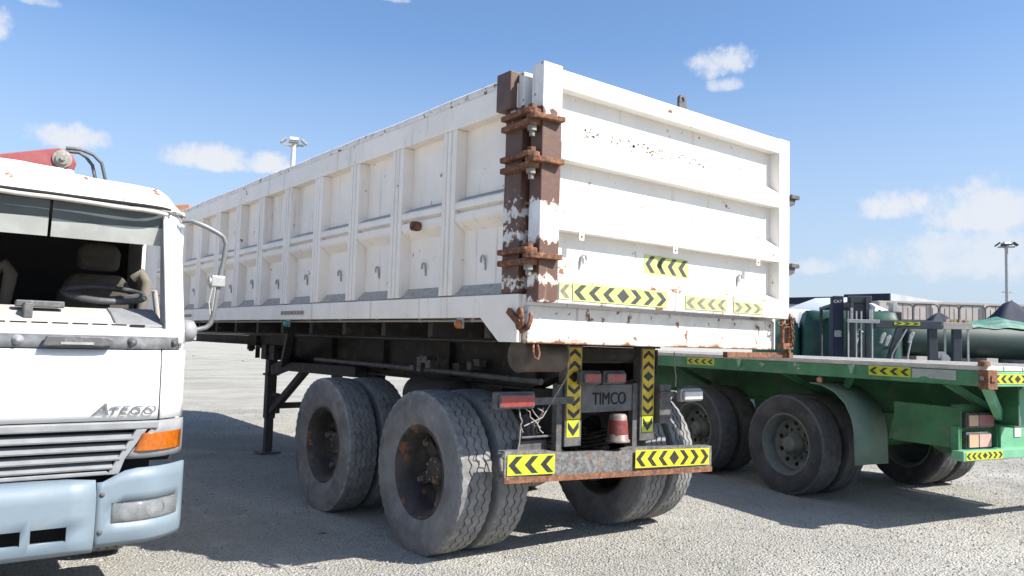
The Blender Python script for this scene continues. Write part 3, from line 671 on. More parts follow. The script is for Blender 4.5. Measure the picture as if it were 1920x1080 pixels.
# axles, springs, wheels
AY = (1.225, 2.74)
AZ = T_R-.010
for y in AY:
    b = MB(); b.cyl((.30, y, AZ), (2.0, y, AZ), .065, 16); b.build('axle', chas, tr)
    for x in (.68, 1.62): 
        b = MB(); b.cyl((x-.05 if x < 1.2 else x+.05, y, AZ), (x+.02, y, AZ), .20, 24); b.build('brake_drum', rimm, tr)
    for xo, out in ((.160, -1), (2.145, 1)):
        wheel(tr, xo, y, AZ, out, TY4 if y > 2 or out > 0 else TY, RM, HB, spin=.4*y)
        wheel(tr, xo+(.302 if out < 0 else -.302), y, AZ, -out, TY, RM, None)
for x in (.86, 1.48):
    for y in AY:
        for k in range(6):
            L = .62-.07*k; pts = [(x, y+L*q, AZ+.16+.03*k*-1+.19*abs(q)**2*(L/.62)**2+.02) for q in (-1, -.66, -.33, 0, .33, .66, 1)]
            b = MB()
            for i in range(6): b.obox(pts[i], pts[i+1], .075, .018)
            b.build('spring_leaf', chas, tr)
        b = MB(); b.box(x-.05, x+.05, y-.07, y+.07, AZ+.05, AZ+.24); b.build('spring_seat', chas, tr)
    for y in (.80, 1.98, 3.42):
        b = MB(); b.prism([(y-.16, 1.10), (y+.16, 1.10), (y+.08, .80), (y-.08, .80)], 0, x-.055, x+.055); b.build('spring_hanger', chas, tr)
# air tanks, pipe, valves
b = MB(); b.lathe([(1.55, .0), (1.56, .10), (1.6, .14), (2.2, .14), (2.24, .10), (2.25, 0)], 1, 24, (.62, 0, .98)); b.build('air_tank', chas, tr)
b = MB(); b.tube([(.62, 4.2, 1.185), (.60, 2.5, 1.18), (.60, .62, 1.165)], .022, 8); b.build('air_pipe', chasb, tr)
rw = random.Random(8)
for k in range(9): b = MB(); x = rw.uniform(.5, .72); y = rw.uniform(1.3, 2.2); z = rw.uniform(1.15, 1.27); b.box(x, x+rw.uniform(.04, .1), y, y+rw.uniform(.05, .12), z, z+rw.uniform(.03, .08)); b.build('brake_valve', chasb, tr, bevel=.004)
for y in AY:
    b = MB(); b.lathe([(0, .0), (.0, .075), (.05, .085), (.11, .075), (.13, .03), (.2, .015)], 1, 18, (.95, y-.40, AZ+.08)); b.build('brake_chamber', chasb, tr)
b = MB(); b.box(.45, .8, .62, .66, .80, .815); b.box(.46, .7, .66, .95, .62, .78); b.build('brake_linkage', chasb, tr, bevel=.006)
# landing legs
for x in (.80, 1.66):
    b = MB(); b.box(x-.055, x+.055, 5.82, 5.93, .42, 1.16); b.box(x-.043, x+.043, 5.832, 5.918, .03, .50); b.box(x-.075, x+.075, 5.80, 5.95, .93, .955)
    lg = b.build('landing_leg', mat('striped_leg', (.032, .03, .026), .7, dirt=((.30, .22, .03), .60, 11, .8), rust=(.66, 10), var=.3), tr, bevel=.004)
    b = MB(); b.box(x-.12, x+.12, 5.76, 5.99, .004, .03); b.build('foot_plate', chasb, lg)
    b = MB(); b.obox((x, 5.80, .50), (x, 4.75, 1.10), .07, .07); b.build('leg_brace', chas, lg)
    b = MB(); b.obox((x-.02, 5.72, 1.0), (x-.02, 5.15, 1.12), .09, .12) ; b.build('leg_gusset', chas, lg)
    b = MB(); b.box(x-.02, x+.02, 5.62, 5.80, .70, .73); b.box(x-.02, x+.02, 5.60, 5.64, .50, .73); b.build('leg_bracket', chas, lg)
b = MB(); b.box(.86, 1.60, 5.85, 5.90, .53, .60); b.build('leg_cross_tie', chas, tr)
b = MB(); b.obox((.72, 5.30, 1.09), (.30, 4.10, 1.47), .07, .13); b.build('outrigger_brace', chas, tr)
b = MB(); b.obox((.72, 5.35, 1.07), (.72, 3.4, 1.09), .12, .10); b.build('side_runner', chas, tr)
b = MB(); b.box(.62, .78, 5.35, 5.5, 1.13, 1.30); b.build('battery_box', chas, tr, bevel=.006)
b = MB(); b.box(.62, .78, 5.62, 5.76, 1.13, 1.30); b.build('battery_box', chas, tr, bevel=.006)
b = MB(); b.cyl((.8, 6.6, 1.30), (.8, 6.6, 1.22), .05, 12); b.cyl((.8, 6.6, 1.25), (.8, 6.6, 1.2), .03, 12); b.build('kingpin', chas, tr)

# ------------------------------------------------------------------ white cab truck on the left (x to its left side, y towards its back)
tk = thing('crane_truck', 'white truck cab with no windscreen glass and pale blue bumper', 'truck', (-2.58, 1.12, 0), R(-1.5))
def corner(x): a = max(0, abs(x)-.86); return (a/.24)**2*.13
def rake(z):
    pts = [(0, .02), (.9, .0), (1.33, .02), (1.43, .05), (2.09, .20), (2.5, .32)]
    for (a, b_), (c_, d_) in zip(pts, pts[1:]):
        if z <= c_: return b_+(d_-b_)*(z-a)/(c_-a)
    return .32
def ff(off=0): return lambda x, z: (x, rake(z)+corner(x)-off, z)
def lin(a, b, n): return [a+(b-a)*i/n for i in range(n+1)]
XS = sorted(set([round(v, 4) for v in lin(-1.1, -.86, 5)+lin(-.86, .86, 8)+lin(.86, 1.1, 5)]))
# roof and brow
def ztop(x):
    a = abs(x); d = max(0, a-.93)/.165
    return 2.285-.055*a*a-.155*d*d+(.018 if x < .52 else .0)
def roofpt(x, t):
    prof = [(.205, 0), (.20, .06), (.215, .3), (.245, .62), (.30, .9), (.40, 1.0), (.7, 1.02), (1.2, 1.02), (1.70, 1.0), (1.76, .8), (1.76, 0)]
    i = int(t); y, k = prof[min(i, 10)]
    zt = ztop(x); z = 2.092+(zt-2.092)*k if zt > 2.10 else 2.092-.0+(zt-2.092)*k
    w = .004*mnoise.noise(Vector((x*9, i*1.3, 2)))+.006*mnoise.noise(Vector((x*4, i, 7)))
    return (x*(1 if i < 9 else 1), y+corner(x)*max(0, 1-i/5), z+w*(1 if 2 < i < 9 else .3))
b = MB(); b.grid(sorted(set(lin(-1.095, 1.095, 44)+[.515, .525])), list(range(11)), roofpt); roof = b.build('roof', twhiteo, tk, solid=.02)
b = MB(); b.tube([(x, .185+corner(x), 2.098-.022*(max(0, x-.2)/.75)**1.5+.006*mnoise.noise(Vector((x*5, 1, 4)))) for x in lin(-.98, .98, 30)], .012, 6); b.build('loose_window_seal', dash, roof)
b = MB(); b.tube([(x, .20+corner(x), 2.118-.01*(max(0, x-.2)/.75)) for x in lin(-1.0, 1.0, 30)], .010, 6); b.build('gutter_gap', black, roof)
# windscreen pillars
for s_ in (1, -1):
    b = MB(); b.grid([s_*v for v in (.985, 1.0, 1.03, 1.06, 1.085, 1.1)], lin(1.36, 2.12, 8), lambda x, z: (x*(1-.018*max(0, z-1.4)/.7), rake(z)+corner(x), z))
    b.build('windscreen_pillar', twhite, tk, solid=.012)
    b = MB(); b.prism([(s_*.955, .10), (s_*.985, .06), (s_*.985, .10), (s_*1.06, .22), (s_*1.06, .34), (s_*.99, .30)], 2, 1.40, 2.0)
    p = MB(); p.grid([0, 1, 2, 3], lin(1.42, 2.10, 6), lambda i, z: (s_*[.99, .975, 1.0, 1.06][i], rake(z)+corner(.99)+[.004, .07, .16, .17][i], z), sm=False); p.build('pillar_lining', tgrey, tk, solid=.01)
    # door side: lower skin, window frame
    b = MB(); b.box(s_*1.078, s_*1.10, .30, 1.75, .75, 1.46); b.box(s_*1.075, s_*1.095, .30, .36, 1.46, 2.04); b.box(s_*1.06, s_*1.085, 1.25, 1.75, 1.46, 2.08); b.box(s_*1.06, s_*1.085, .36, 1.25, 2.02, 2.08); b.build('door', twhite, tk, bevel=.006)
    b = MB(); b.box(s_*1.05, s_*1.095, .18, .30, .86, 1.40); b.build('front_corner_post', twhite, tk)
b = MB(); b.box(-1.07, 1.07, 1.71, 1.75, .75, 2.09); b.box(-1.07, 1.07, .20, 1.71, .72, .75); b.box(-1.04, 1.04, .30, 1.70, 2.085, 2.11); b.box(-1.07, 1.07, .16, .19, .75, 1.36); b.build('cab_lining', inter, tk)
# front skin
b = MB(); b.grid(XS, [1.392, 1.41, 1.436], ff()); b.build('windscreen_sill', twhite, tk, solid=.012)
b = MB(); b.grid([v for v in XS if abs(v) < 1.09], [1.326, 1.332, 1.36, 1.386, 1.392], lambda x, z: (x, rake(z)+corner(x)-(.012 if 1.33 < z < 1.39 else .004), z)); ts = b.build('wiper_strip', tgreyd, tk, solid=.006)
b = MB(); b.prism([(.40, 1.338), (.415, 1.388), (.68, 1.388), (.71, 1.372), (.71, 1.345), (.66, 1.338)], 1, -.035, .002); b.build('wiper_arm_bracket', steer, ts, bevel=.006)
b = MB(); b.box(.475, .62, -.04, -.034, 1.346, 1.358); b.build('wiper_link', greyst, ts)
for x, q in ((.805, .020), (.30, .022), (1.02, .016)):
    b = MB(); b.lathe([(0, q+.006), (-.012, q), (-.022, q*.6), (-.03, q*.5), (-.03, 0)], 1, 14, (x, rake(1.36)+corner(x)-.010, 1.361)); b.build('wiper_spindle', steer if q < .021 else tgrey, ts)
hx = [v for v in XS if abs(v) <= .86]+[.90, .93, .950]+[-.90, -.93, -.950]; hx = sorted(set(hx))
b = MB(); b.grid(hx, lin(.962, 1.322, 6), lambda x, z: (x, rake(z)+corner(x)-.012*math.sin((z-.962)/.36*math.pi)**.5 if .962 < z < 1.322 else rake(z)+corner(x), z)); hatch = b.build('service_hatch', twhite, tk, solid=.012)
for s_ in (1, -1):
    b = MB(); b.grid([s_*v for v in (.962, .99, 1.02, 1.05, 1.08, 1.1)], lin(.962, 1.322, 4), lambda x, z: (x, rake(z)+corner(x)-.004, z)); b.build('corner_panel', twhite, tk, solid=.012)
for txt, sz, x0, wd in (('A', .088, .632, .078), ('TEGO', .064, .702, .215)):
    tm = text_mesh(txt, sz, .30, .004); tm.materials.clear(); tm.materials.append(badge)
    xs_ = [v.co.x for v in tm.vertices]; kx = wd/(max(xs_)-min(xs_))
    lt = obj('lettering', tm, hatch, (x0, -.014, .992)); lt.rotation_euler = (R(90), 0, 0); lt.scale = (kx, 1, 1)
# grille
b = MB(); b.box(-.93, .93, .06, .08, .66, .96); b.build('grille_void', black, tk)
def gx_r(z): return .735+(z-.70)*.95 if z < .90 else .95
b = MB(); b.prism([(-.955, .956), (.952, .956), (.952, .915), (-.955, .915)], 1, -.012, .03); b.build('grille_top_bar', tgrey, tk, bevel=.008)
b = MB(); b.prism([(-.72, .712), (.72, .712), (.735, .690), (-.735, .690)], 1, -.006, .03); b.build('grille_bottom_bar', tgrey, tk, bevel=.006)
for s_ in (1, -1):
    b = MB(); b.prism([(s_*.72, .69), (s_*.775, .69), (s_*.80, .765), (s_*.90, .914), (s_*.845, .914)], 1, -.008, .03); b.build('grille_side_bar', tgrey, tk, bevel=.005)
for z, xr in ((.874, .835), (.824, .805), (.774, .775), (.732, .745)):
    b = MB(); b.prism([(-.012, z-.012), (-.016, z-.004), (.03, z+.022), (.034, z+.014), (.0, z-.014)], 0, -xr, xr); b.build('grille_slat', tgrey, tk)
for s_ in (1, -1):
    cp = MB()
    zz_ = [.765, .80, .905, .956]
    def cpt(i, z):
        xl = (.80+(z-.765)*.80) if z < .915 else .958; xr = 1.105; x = xl+(xr-xl)*i/8
        return (s_*x, rake(z)+corner(x)-.012, z)
    cp.grid(list(range(9)), zz_, cpt); co = cp.build('corner_trim', tgrey, tk, solid=.02)
    lp = MB()
    def lpt(i, z): xl = .838+(z-.802)*.42; xr = 1.092; x = xl+(xr-xl)*i/8; return (s_*x, rake(z)+corner(x)-.026+.010*(abs(i-4)/4)**6, z)
    lp.grid(list(range(9)), [.803, .806, .85, .892, .895], lpt); lp.build('indicator_lamp', orangel, co, solid=.008)
# bumper with openings and lamp pockets
def bl(x, z):
    return rake(z)+corner(x)*1.05-.05+(.03*max(0, (.42-z)/.09)**2)+(.05*max(0, (z-.60)/.06)**2 if abs(x) < .67 else .03*max(0, (z-.62)/.10)**2)
bxs = sorted(set(lin(-1.12, -.86, 6)+lin(.86, 1.12, 6)+[-.75, -.745, -.67, -.55, -.40, -.2, 0, .2, .36, .39, .40, .55, .67]))
def hole(x, z): return (.40 < z < .466) and (.20 < abs(x) < .36 or .40 < abs(x) < .55)
b = MB(); b.grid([v for v in bxs if abs(v) <= .67], [.335, .36, .40, .466, .52, .58, .61, .64, .662], lambda x, z: (x, bl(x, z), z), hole); bu = b.build('bumper', tblue, tk, solid=.03)
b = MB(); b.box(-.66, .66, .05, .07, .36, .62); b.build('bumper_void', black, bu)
lampback = mat('lamp_silver', (.34, .35, .35), .3, .5, var=.2, vscale=18)
lampglass = mat('lamp_glass', (.86, .88, .88), .06, var=.05, vscale=20); lampglass.node_tree.nodes['Principled BSDF'].inputs['Transmission Weight'].default_value = .88
for s_ in (1, -1):
    xs2 = sorted([s_*v for v in (.674, .70, .745, .80, .86, .91, .96, 1.01, 1.05, 1.09, 1.105, 1.12)])
    def skip(x, z): return .745 < abs(x) < 1.09 and .452 < z < .556
    def be(x, z):
        zt = .662+(.722-.662)*min(1, max(0, (abs(x)-.70)/.12)); zq = z if z <= .60 else .60+(z-.60)/(.662-.60)*(zt-.60)
        return (x, bl(x, min(z, .66)), zq)
    b = MB(); b.grid(xs2, [.335, .36, .40, .452, .50, .556, .60, .63, .662], be, skip); bc = b.build('bumper_corner', tblue, tk, solid=.02)
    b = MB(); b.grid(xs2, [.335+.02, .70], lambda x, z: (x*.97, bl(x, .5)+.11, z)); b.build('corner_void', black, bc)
    hxs = [s_*v for v in (.747, .755, .80, .86, .91, .96, 1.01, 1.05, 1.08, 1.088)]
    b = MB(); b.grid(hxs, [.455, .462, .505, .546, .553], lambda x, z: (x, bl(x, z)+.006-(.012 if .46 < z < .55 and .75 < abs(x) < 1.085 else 0), z)); lens = b.build('headlamp_glass', lampglass, bc, solid=.004)
    b = MB(); b.grid(hxs, [.448, .505, .560], lambda x, z: (x, bl(x, z)+.055, z)); b.build('headlamp_backing', lampback, bc)
    for x, q in ((.83, .046), (.96, .044)):
        b = MB(); b.lathe([(.050, .006), (.045, q*.5), (.030, q*.85), (.012, q)], 1, 20, (s_*x, bl(x, .505), .505)); b.build('headlamp_reflector', lampback, bc)
    for x, z in ((.70, .60), (.70, .415)):
        q = MB(); q.lathe([(0, .013), (-.006, .012), (-.01, .006), (-.01, 0)], 1, 10, (s_*x, bl(x, z)+.002, z)); q.build('bumper_screw', chasb, bc)
b = MB(); b.box(-.26, .382, bl(0, .55)-.012, bl(0, .55)-.004, .492, .592); b.build('number_plate', mat('grey_number_plate', (.36, .39, .40), .5), bu, bevel=.004)
b = MB(); b.box(.38, .395, -.02, .0, .395, .47); b.build('plate_bracket', tblue, bu)
# dashboard, wheel, seats, visors
b = MB(); b.prism([(.09, 1.36), (.09, 1.43), (.30, 1.505), (.44, 1.540), (.54, 1.52), (.58, 1.38), (.45, 1.2)], 0, -.985, .985); db = b.build('dashboard', dash, tk, bevel=.02)
b = MB(); b.prism([(.100, 1.436), (.100, 1.441), (.14, 1.459), (.14, 1.452)], 0, .20, .80)
for k in range(10): b.box(.0+k*.09, .07+k*.09, .112, .124, 1.442, 1.4545, 1)
b.build('demister_vent', [dash, black], db)
b = MB(); b.prism([(.12, 1.440), (.12, 1.454), (.30, 1.516), (.43, 1.548), (.43, 1.53)], 0, .74, .98); b.build('dashboard_end_pad', tgrey, db, bevel=.01)
b = MB(); b.box(.30, .52, .30, .37, 1.53, 1.565); b.box(.33, .37, .20, .32, 1.47, 1.55); b.build('dashboard_clip', steer, db, bevel=.006)
wc = Vector((.768, .70, 1.632)); ta = R(13)
e1 = Vector((1, 0, 0)); e2 = Vector((0, math.cos(ta), math.sin(ta)))
b = MB(); b.tube([wc+e1*.212*math.cos(a)+e2*.212*math.sin(a) for a in [2*math.pi*i/40 for i in range(40)]], .018, 8, closed=True); sw_ = b.build('steering_wheel', steer, tk)
b = MB(); nn = e1.cross(e2); b.cyl(wc-nn*.05, wc-nn*.02, .07, 16); b.cyl(wc-nn*.05, wc-nn*.02-Vector((0, .25, .35)), .03, 12)
for a in (.2, math.pi-.2): b.obox(wc-nn*.03, wc+e1*.225*math.cos(a)+e2*.225*math.sin(a), .04, .015, nn)
b.build('steering_column', steer, sw_)
def seat(x, nm='seat'):
    so = MB(); so.prism([(-.23, 1.0), (.23, 1.0), (.25, 1.35), (.215, 1.66), (.15, 1.78), (-.15, 1.78), (-.215, 1.66), (-.25, 1.35)], 1, 1.18, 1.30)
    se = so.build(nm, seatm, tk, (x, 0, 0), bevel=.045, seg=3)
    h = MB(); h.prism([(-.12, 1.80), (.12, 1.80), (.125, 1.92), (.09, 1.985), (-.09, 1.985), (-.125, 1.92)], 1, 1.17, 1.27); h.build('headrest', seatm, se, bevel=.04, seg=3)
    c = MB(); c.box(-.24, .24, .85, 1.30, 1.0, 1.12); c.build('seat_cushion', seatm, se, bevel=.05, seg=3)
    g = MB(); g.tube([(.20, 1.15, 1.76), (.24, 1.12, 1.80), (.27, 1.12, 1.74), (.25, 1.13, 1.55), (.22, 1.12, 1.35)], [.03, .035, .04, .03, .02], 8); g.build('seat_belt_guide', mat('belt_beige', (.16, .14, .115), .8) if 'belt_beige' not in MATS else MATS['belt_beige'], se)
seat(.80); seat(.05); seat(-.70)
for x0, x1 in ((.43, 1.0), (-.16, .415), (-.75, -.18)):
    def vp(x, z): return (x, .26+.3*(z-1.9)-.0*x, z)
    b = MB(); 
    zm = lambda x: 1.985+.02*((x-x0)/(x1-x0))
    b.grid(lin(x0, x1, 6), [0, 1], lambda x, k: (x, .27-.02*k, [zm(x), 2.09][k]), sm=False); v = b.build('sun_visor', visd, tk, solid=.012)
    b = MB(); b.grid(lin(x0, x1, 6), [0, 1], lambda x, k: (x, .29-.02*k, [1.905, zm(x)-.001][k]), sm=False); b.build('visor_lower_band', visl, v, solid=.014)
b = MB(); b.tube([(1.035, .55, 1.47), (1.03, .55, 1.52), (1.0, .52, 1.66)], .016, 8); b.build('grab_handle', dash, tk)
b = MB(); b.tube([(.985, .20, 1.47), (.975, .19, 1.56), (.985, .20, 1.62)], .012, 8); b.build('pillar_handle', steer, tk)
# mirror arm
MY = .26
pts = [(1.07, MY, 2.055), (1.12, MY-.01, 2.062), (1.20, MY-.02, 2.035), (1.268, MY-.02, 2.005), (1.30, MY-.02, 1.985), (1.318, MY-.02, 1.945), (1.31, MY-.02, 1.86), (1.285, MY-.02, 1.70), (1.268, MY-.01, 1.52), (1.258, MY, 1.475), (1.235, MY, 1.452), (1.18, MY, 1.437), (1.11, MY, 1.437)]
b = MB(); b.tube(pts, .0145, 10); ma = b.build('mirror_arm', mat('grey_arm_paint', (.17, .175, .18), .45, .2, dirt=((.24, .235, .23), .5, 12, .5)), tk)
b = MB(); b.box(1.238, 1.318, MY-.05, MY+.02, 1.69, 1.755); b.cyl((1.23, MY-.02, 1.722), (1.245, MY-.02, 1.722), .028, 10); b.build('mirror_clamp', greyst, ma, bevel=.008)
b = MB(); b.tube([(1.25, MY-.04, 1.70), (1.235, MY-.03, 1.60), (1.245, MY-.03, 1.53)], .004, 5); b.tube([(1.265, MY-.04, 1.69), (1.255, MY-.03, 1.55)], .003, 5); b.build('dangling_string', dash, ma)
b = MB(); b.lathe([(0, .0), (0, .055), (.03, .065), (.07, .06), (.09, .03), (.09, 0)], 0, 18, (1.09, MY, 1.43)); b.build('mirror_mount', tgrey, tk)
# roof lamp, crane boom and hoses
b = MB(); b.lathe([(0, 0), (0, .03), (.03, .035), (.07, .028), (.08, 0)], 0, 14, (1.02, 1.62, 2.265)); b.build('roof_marker_lamp', mat('beige_lamp', (.5, .42, .28), .5), tk)
CYB = 2.15
b = MB(); b.prism([(-1.3, 1.98), (-1.3, 2.14), (.62, 2.715), (.70, 2.735), (.78, 2.70), (.81, 2.64), (.795, 2.585), (.75, 2.555), (.69, 2.55)], 1, CYB-.10, CYB+.10); boom = b.build('crane_boom', red, tk, (-.075, 0, 0), bevel=.008)
b = MB(); b.lathe([(0, .065), (-.012, .065), (-.014, .045), (-.03, .045), (-.032, .018), (-.05, .018), (-.05, 0)], 1, 20, (.715, CYB-.101, 2.655), sm=False); b.build('boom_pin', bolt, boom)
b = MB(); b.lathe([(0, .013), (-.02, .012), (-.022, 0)], 1, 12, (.32, CYB-.101, 2.57)); b.build('boom_rivet', dash, boom)
for k, (dy, h) in enumerate(((0, .0), (-.05, .015))):
    b = MB(); b.tube([(.74, CYB+dy, 2.735+h), (.83, CYB+dy, 2.742+h), (.88+.04*k, CYB+dy, 2.715+h), (.925+.055*k, CYB+dy, 2.66+h), (.95+.06*k, CYB+dy, 2.56), (.955+.06*k, CYB+dy, 2.42), (.95+.05*k, CYB+dy, 2.2), (.9, CYB+dy, 1.7)], .013, 8); b.build('hydraulic_hose', steer, boom)
b = MB(); b.box(-.25, .25, CYB-.22, CYB+.25, .95, 1.6); b.box(-.13, .13, CYB-.12, CYB+.12, 1.6, 2.52); b.build('crane_column', red, tk, bevel=.02)
# chassis, bed, wheels
b = MB(); b.box(-.42, -.34, .4, 6.9, .62, .84); b.box(.34, .42, .4, 6.9, .62, .84)
for y in (.5, 2.2, 3.5, 5.0, 6.8): b.box(-.42, .42, y, y+.08, .66, .80)
b.build('truck_chassis', chas, tk)
b = MB(); b.box(-1.12, 1.12, 2.55, 7.0, 1.0, 1.10); b.box(-1.12, 1.12, 2.55, 2.60, 1.10, 1.55); b.box(-1.12, -1.08, 2.6, 7.0, 1.10, 1.5); b.box(1.08, 1.12, 2.6, 7.0, 1.10, 1.5); b.box(-.5, .5, 2.55, 7.0, .845, 1.0); b.build('load_bed', twhiteo, tk)
ST = tyre_mesh('tyre', .42, .235, .235, 3, 72, .008); SR = rim_mesh('wheel', .235, .235, rimg); SH = disc_hub_mesh('hub', .235, .235, rimg)
for y in (1.30, 5.2):
    b = MB(); b.cyl((-.9, y, .41), (.9, y, .41), .05, 12); b.build('truck_axle', chas, tk)
    b = MB(); b.box(-.42, -.34, y-.3, y+.3, .44, .62); b.box(.34, .42, y-.3, y+.3, .44, .62); b.build('spring_pack', chas, tk)
    for x, o_ in ((.93, 1), (-.93, -1)): wheel(tk, x, y, .412, o_, ST, SR, SH)
for s_ in (1, -1):
    b = MB(); b.grid(lin(0, 180, 10), [.76, 1.08], lambda a, x: (s_*x, 1.30-.52*math.cos(R(a)), .42+.47*math.sin(R(a)))); b.build('wheel_arch', steer, tk, solid=.01)
    b = MB(); b.box(s_*.75, s_*1.07, .28, .60, .36, .40); b.build('cab_step', chasb, tk)

# ------------------------------------------------------------------ green flatbed trailer on the right
fb = thing('flatbed_trailer', 'green flatbed trailer with bleached deck edge and dusty mudguard', 'trailer', (3.76, -.88, 0), R(-11))
FL = 12.2; FW = 2.5; DZ = 1.345
for k in range(10):
    b = MB(); b.box(.0+k*.25+.003, .25+k*.25-.003, .03, FL, DZ-.042, DZ-.004*(k % 3)); b.build('deck_plank', wood, fb, bevel=.004, seg=1)
for s_, x in ((0, 0), (1, FW)):
    b = MB(); xo = -.012 if s_ == 0 else FW; b.prism([(xo, 1.185), (xo, 1.302), (xo+.012, 1.302), (xo+.012, 1.185)], 1, .06, FL); b.box(x-.01 if s_ else 0, x if s_ else .10, .06, FL, 1.185, 1.197); sr = b.build('side_rail', green, fb, bevel=.003, seg=1)
    if s_ == 0: rail = sr
for y in (1.20, 2.6, 4.2, 5.8):
    b = MB(); b.prism([(y-.03, 1.302), (y+.03, 1.302), (y+.004, 1.225), (y-.006, 1.225)], 0, -.034, -.013); b.build('lashing_bracket', mat('pale_green_bracket', (.22, .36, .27), .7) if y < 1.5 else MATS['pale_green_bracket'], rail)
sticker(rail, (-.0125, 1.03, 1.222), (0, -1, 0), (0, 0, 1), .40, .082, '<<<<', yellowg, inset=.14)
sticker(rail, (-.0125, 3.44, 1.222), (0, -1, 0), (0, 0, 1), .45, .078, '<<<<', yellowg, inset=.14)
b = MB(); b.add([(-.0145, a, c) for a, c in ((.615, 1.222), (.615, 1.298), (.24, 1.298), (.24, 1.220), (.46, 1.224), (.49, 1.238), (.53, 1.238), (.56, 1.222))], [tuple(range(8))]); b.build('worn_tape', mat('grey_tape', (.30, .32, .30), .6, dirt=((.2, .25, .2), .5, 9, .6)), rail)
for y, z in ((2.28, 1.232), (1.83, 1.235)):
    b = MB(); rr2 = random.Random(int(y*100))
    for k in range(7): a = rr2.uniform(-.03, .03); c = rr2.uniform(0, .045); b.box(-.0145, -.0125, y+a, y+a+rr2.uniform(.012, .03), z+c, z+c+rr2.uniform(.006, .02))
    b.build('torn_label', mat('torn_paper', (.42, .45, .42), .8), rail)
# rear beam, corner lock
b = MB(); b.box(.05, FW, .02, .055, 1.185, 1.300); rb = b.build('rear_beam', mat('sunlit_green_paint', (.12, .33, .19), .6, var=.12, dirt=((.25, .38, .28), .5, 5, .6)), fb, bevel=.004)  # lighter copy of the green: sunlight on the rear faces put into the colour
sticker(rb, (.10, .0195, 1.205), (1, 0, 0), (0, 0, 1), .62, .078, '<<<D>>>', yellowg, inset=.12)
sticker(rb, (1.5, .0195, 1.205), (1, 0, 0), (0, 0, 1), .62, .078, '<<<D>>>', yellowg, inset=.12)
b = MB(); b.box(-.03, .09, -.02, .055, 1.165, 1.312); b.box(.0, .06, -.03, -.02, 1.22, 1.27); b.lathe([(0, .045), (.03, .04), (.04, .03), (.045, 0)], 2, 12, (.02, .04, 1.34)); b.cyl((-.03, .02, 1.25), (-.042, .02, 1.25), .018, 10, 1); b.build('corner_lock', [rustm, bolt], fb, bevel=.005)
# main beams, cross members, outriggers
for x in (.62, 1.78):
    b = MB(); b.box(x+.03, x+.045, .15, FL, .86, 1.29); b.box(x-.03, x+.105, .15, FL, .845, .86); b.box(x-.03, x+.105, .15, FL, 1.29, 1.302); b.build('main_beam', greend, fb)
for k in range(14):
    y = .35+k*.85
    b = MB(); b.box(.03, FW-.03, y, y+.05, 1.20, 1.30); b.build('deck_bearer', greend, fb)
    if k % 2 == 0:
        b = MB(); b.obox((.06, y+.02, 1.20), (.62, y+.02, .98), .05, .05); b.build('outrigger_strut', green, fb)
b = MB(); b.obox((.10, .08, 1.20), (.64, .30, .93), .05, .09); b.build('rear_corner_strut', MATS['sunlit_green_paint'], fb)
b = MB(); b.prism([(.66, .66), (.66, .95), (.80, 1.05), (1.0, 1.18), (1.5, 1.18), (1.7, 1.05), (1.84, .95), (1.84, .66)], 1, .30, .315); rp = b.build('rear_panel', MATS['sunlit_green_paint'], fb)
b = MB(); b.box(.84, .93, .292, .298, .75, .92); b.build('paper_notice', mat('paper_notice', (.6, .58, .56), .8, fine=((.4, .2, .2), .6, 60)), rp)
b = MB(); b.box(.13, .66, .36, .38, .64, 1.02); lb = b.build('lamp_board', greend, fb)
for z0, z1, x1 in ((.835, .955, .64), (.665, .80, .60)):
    b = MB(); b.box(.22, x1-.06, .31, .358, z0, z1, 0); b.box(.23, .36, .295, .31, z0+.012, z1-.012, 1); b.box(.362, x1-.072, .295, .31, z0+.012, z1-.012, 2); b.build('tail_lamp', [chasb, mat('dusty_amber_lens', (.52, .33, .2), .4), mat('dusty_maroon_lens', (.28, .10, .10), .4) if z0 > .8 else mat('dusty_rose_lens', (.52, .30, .26), .45)], lb, bevel=.006)
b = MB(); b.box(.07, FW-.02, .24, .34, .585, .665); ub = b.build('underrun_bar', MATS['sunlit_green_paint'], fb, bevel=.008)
for q in ((.10, .14, .30, .36, .66, .85), (.64, .72, .32, .40, .66, .87), (1.78, 1.86, .32, .40, .66, .87)):
    b = MB(); b.box(*q); b.build('underrun_bracket', green, ub)
sticker(ub, (.10, .2395, .592), (1, 0, 0), (0, 0, 1), .48, .066, '<<<D>>>', yellowg, inset=.12); sticker(ub, (1.9, .2395, .592), (1, 0, 0), (0, 0, 1), .48, .066, '<<<D>>>', yellowg, inset=.12)
b = MB(); b.prism([(.30, .675), (.29, 1.0), (.885, 1.005), (.89, .675)], 0, .12, .135); b.box(.135, .60, .87, .885, .68, 1.0); b.build('side_panel', greend, fb, bevel=.004)
b = MB(); b.prism([(.42, .60), (.42, .668), (.75, .668), (.80, .62), (.70, .575)], 0, .5, .515); b.build('hanging_plate', greend, fb)
# mudguard with flap
WY = 2.06
b = MB()
ar = [(1.74, 1.118), (1.60, 1.108), (1.45, 1.05), (1.33, .95), (1.26, .82), (1.235, .70), (1.225, .405)]
for i in range(len(ar)-1):
    pass
nA = len(ar)
b.add([(x, y, z) for x in (.06, .50) for y, z in ar], [(i, i+1, nA+i+1, nA+i) for i in range(nA-1)], 0, True)
mgd = b.build('mudguard', greenl2, fb, solid=.012)
b = MB(); b.cyl((.04, 1.60, 1.20), (.04, 1.60, 1.12), .012, 8); b.lathe([(0, .0), (.0, .026), (.012, .03), (.03, .022), (.036, 0)], 0, 12, (.02, 1.60, 1.15)); b.build('amber_marker', mat('dull_amber_lens', (.42, .2, .1), .5), mgd)
b = MB(); b.obox((.28, 1.50, 1.09), (.28, 1.42, 1.25), .05, .05); b.build('mudguard_stay', green, mgd)
